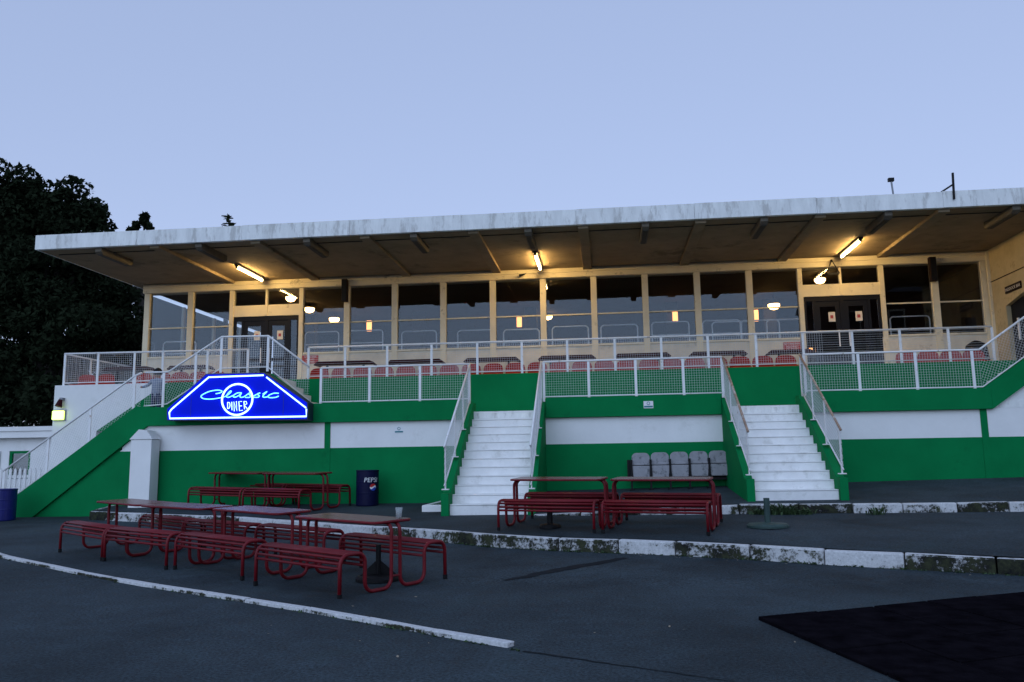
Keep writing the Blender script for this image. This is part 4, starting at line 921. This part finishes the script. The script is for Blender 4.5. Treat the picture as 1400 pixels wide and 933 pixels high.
# dark hedge behind the low building
hv, hf = leaves([(-13.8-1.6*k, 10.5, 1.2+0.9*j+0.25*math.sin(k*2.3+j), 1.25, 0.8) for k in range(16) for j in range(4)], 34000, 0.13, random.Random(21))
hg = thing('hedge', 'tall dark hedge behind the low white building', 'hedge', (-25, 10.5, 0.25))
me = bpy.data.meshes.new('foliage'); me.from_pydata([(x+25, y-10.5, z-0.25) for x, y, z in hv], [], hf); me.materials.append(LEAF); link('foliage', me, hg)
hs = MB()
for k in range(16): hs.tube([(11.2-1.6*k, 0, -0.1), (11.2-1.6*k+.1, 0.05, 2.2)], [0.06, 0.03], 6)
hs.build('stems', BARK, hg)
# bare spiky plant top above the roof
p = W(313, 304, 14); t = thing('spiky_tree', 'spiky dark conifer tip poking above the canopy roof', 'tree', (p.x, 14, 0.25)); zz = p.z-0.25
mb = MB(); mb.tube([(0, 0, 0), (0.02, 0, zz*.6), (0.0, 0, zz+0.25)], [0.16, 0.10, 0.02], 7); mb.build('trunk', BARK, t)
mb = MB()
for k in range(150):
    z0 = zz+0.30-0.026*k; a = rnd.uniform(0, 6.28); L = min(1.5, 0.10+0.011*k)*rnd.uniform(0.7, 1.2)
    dv = Vector((math.cos(a), math.sin(a), rnd.uniform(-0.05, .35))); e = Vector((0, 0, z0))+dv*L
    mb.tube([(0, 0, z0), Vector((0, 0, z0))+dv*L*.6, e], [0.03, 0.035, 0.008], 4)
    for q in range(int(2+L*5)):
        w = rnd.uniform(.3, 1.0); p0 = Vector((0, 0, z0))+dv*L*w; mb.tube([p0, p0+Vector((rnd.uniform(-.12, .12), rnd.uniform(-.12, .12), rnd.uniform(-.09, .06)))], [0.022, 0.005], 3)
mb.tube([(0, 0, zz+.15), (-.16, 0, zz+.27), (-.34, 0, zz+.30)], [0.03, 0.035, 0.012], 5)
for k in range(6): mb.tube([(-.05*k-.03, 0, zz+.20+.02*k), (-.05*k-.10, .02, zz+.12+.03*k)], [0.018, 0.006], 4)
mb.build('crown', LEAF, t)

# ------------------------------------------------------------------ weeds along the kerbs
def weeds(spots, name):
    v = []; f = []
    for (x, y, z, n, h) in spots:
        for _ in range(n):
            a = rnd.uniform(0, 6.28); l = h*rnd.uniform(.4, 1.2); o_ = Vector((x+rnd.gauss(0, h*.5), y+rnd.gauss(0, h*.22), z)); s = 0.008+0.04*h
            t1 = o_+Vector((math.cos(a)*l*.35, math.sin(a)*l*.35, l*.6)); t2 = o_+Vector((math.cos(a)*l*.8, math.sin(a)*l*.8, l*rnd.uniform(.5, .95))); q = Vector((-math.sin(a), math.cos(a), 0))*s
            i = len(v); v += [o_-q*.5, o_+q*.5, t1+q, t1-q, t2]; f += [(i, i+1, i+2, i+3), (i+3, i+2, i+4)]
    me = bpy.data.meshes.new(name); me.from_pydata([tuple(p) for p in v], [], f); me.materials.append(WEED); o = link(name, me); stuff(o); return o
sp_ = []
for px_ in list(range(1035, 1110, 7)): q = G(px_, 704, gmid); sp_.append((q.x, q.y+.02, gmid(q.x, q.y)-.01, 26, 0.13+0.10*math.exp(-((px_-1065)/18)**2)))
q = G(1198, 704, gmid); sp_.append((q.x, q.y, gmid(q.x, q.y), 40, 0.16))
w_ = weeds(sp_, 'weeds'); tag(w_, 'green weeds growing at the foot of the upper kerb', 'weeds')
sp_ = []
for k in range(150):
    s = rnd.uniform(0.3, 1.0); i = int(s*(len(KM)-2)); a, b = KM[i], KM[i+1]; q = a+(b-a)*rnd.random(); sp_.append((q.x, q.y-0.02, glow(q.x, q.y)-.01, 6, rnd.uniform(0.02, 0.055)))
for k in range(90):
    i = rnd.randrange(len(FK)-1); a, b = FK[i], FK[i+1]; q = a+(b-a)*rnd.random(); sp_.append((q.x, q.y-0.02, glow(q.x, q.y)-.01, 6, rnd.uniform(0.015, 0.035)))
w_ = weeds(sp_, 'moss_tufts'); tag(w_, 'thin grass and moss tufts along the lower kerbs', 'grass')
# litter: pale leaves and scraps
v = []; f = []
for k in range(70):
    q = G(rnd.uniform(350, 1390), rnd.uniform(760, 900)) if k > 45 else None
    if q is None:
        i = rnd.randrange(4, len(KM)-1); a, b = KM[i], KM[i+1]; q = a+(b-a)*rnd.random()+Vector((0, -rnd.uniform(.02, .25), 0))
    s = rnd.uniform(.008, .022); a = rnd.uniform(0, 6.28); e = Vector((math.cos(a), math.sin(a), rnd.uniform(-.2, .2)))*s; g = Vector((-math.sin(a), math.cos(a), rnd.uniform(-.2, .2)))*s*.5
    c = Vector((q.x, q.y, glow(q.x, q.y)+.009)); i = len(v); v += [c-e, c+g, c+e, c-g]; f.append((i, i+1, i+2, i+3))
me = bpy.data.meshes.new('litter'); me.from_pydata([tuple(p) for p in v], [], f); me.materials.append(mat('dry_leaf', (0.30, 0.25, 0.18), 0.8, 0.3, 30)); lt = stuff(link('litter', me)); tag(lt, 'scattered dry leaves and scraps on the asphalt', 'litter')

# ------------------------------------------------------------------ small person on the walkway
def person():
    p = W(215, 520, 0.65); t = thing('person', 'small person in grey blue top and navy trousers behind the railing', 'person', (p.x, 0.65, FL1))
    H = W(216, 503, 0.65).z-FL1; s = H/1.0
    V = {'pel': (0, 0, .48), 'spi': (0, 0, .60), 'che': (0.005, 0, .72), 'nec': (0.005, 0, .80), 'hed': (0, -.01, .855), 'top': (0, 0, .93),
         'sl': (-.10, 0, .76), 'el': (-.155, -.04, .66), 'wl': (-.24, -.06, .63), 'hl': (-.30, -.07, .63), 'sr': (.105, 0, .76), 'er': (.125, .02, .62), 'wr': (.12, -.03, .50), 'hr': (.12, -.04, .45),
         'jl': (-.055, 0, .44), 'kl': (-.06, -.01, .26), 'al': (-.06, .01, .05), 'fl': (-.065, -.07, .02), 'jr': (.055, 0, .44), 'kr': (.06, -.01, .26), 'ar': (.06, .01, .05), 'fr': (.068, -.07, .02)}
    Rr = {'pel': .085, 'spi': .08, 'che': .088, 'nec': .035, 'hed': .068, 'top': .055, 'sl': .04, 'el': .032, 'wl': .024, 'hl': .022, 'sr': .04, 'er': .032, 'wr': .024, 'hr': .022, 'jl': .06, 'kl': .045, 'al': .03, 'fl': .026, 'jr': .06, 'kr': .045, 'ar': .03, 'fr': .026}
    E = [('pel','spi'),('spi','che'),('che','nec'),('nec','hed'),('hed','top'),('che','sl'),('sl','el'),('el','wl'),('wl','hl'),('che','sr'),('sr','er'),('er','wr'),('wr','hr'),('pel','jl'),('jl','kl'),('kl','al'),('al','fl'),('pel','jr'),('jr','kr'),('kr','ar'),('ar','fr')]
    ks = list(V); me = bpy.data.meshes.new('body'); me.from_pydata([tuple(c*s for c in V[k]) for k in ks], [(ks.index(a), ks.index(b)) for a, b in E], [])
    o = link('body', me, t); md = o.modifiers.new('skin', 'SKIN'); sv = me.skin_vertices[0].data
    for i, k in enumerate(ks): sv[i].radius = (Rr[k]*s, Rr[k]*s); sv[i].use_root = (k == 'pel')
    o.modifiers.new('sub', 'SUBSURF').levels = 1; o.modifiers['sub'].render_levels = 1
    dg = bpy.context.evaluated_depsgraph_get(); m2 = bpy.data.meshes.new_from_object(o.evaluated_get(dg)); o.modifiers.clear(); o.data = m2; m2.name = 'body'
    m2.materials.clear()
    for nm, c in (('skin', (0.35, 0.2, 0.14)), ('top_cloth', (0.22, 0.25, 0.32)), ('trouser_cloth', (0.015, 0.025, 0.08))): m2.materials.append(mat(nm, c, 0.8, 0.1, 12))
    for f_ in m2.polygons:
        z = f_.center.z/s; x = f_.center.x/s; f_.use_smooth = True
        f_.material_index = 0 if (z > 0.79 or x < -.25 or (z < .47 and x > .105)) else (1 if z > 0.49 or abs(x) > .1 else 2)
    hb = MB().lathe([(0.074*s, 0.86*s), (0.082*s, 0.90*s), (0.075*s, 0.95*s), (0.045*s, 0.985*s), (0.01*s, 1.0*s)], 14); hb.v = [(x, y+0.012*s, z) for x, y, z in hb.v]; hb.build('hair', BLACK, t, smooth=True)
person()

# ------------------------------------------------------------------ brick building opposite, seen in the glass
BR = mat('brick_wall', (0.085, 0.035, 0.022), 0.9, 0.35, 2.5, bump=0.3, spec=0.1)
bb = thing('brick_building', 'dark brick building opposite, mirrored in the windows by the right doors', 'building', (17.0, -40, 0))
MB().box(0, 30, -9, 0, -0.2, 13.5).build('wall', BR, bb)
MB().prism_x([(-9.3, 13.5), (0.3, 13.5), (-4.5, 17.0)], -0.2, 30.2).build('roof', ROOF, bb)
wm = MB().box(-0.6, 0.6, 0.002, 0.06, 0, 1.7).mesh('window', CREAM); pm = MB().box(-0.5, 0.5, 0.062, 0.07, 0.1, 1.6).mesh('pane', DOORD)
for fl in range(4):
    for k in range(9):
        w_ = link('window', wm, bb, (1.8+3.2*k, 0, 1.2+3.1*fl)); link('pane', pm, w_)
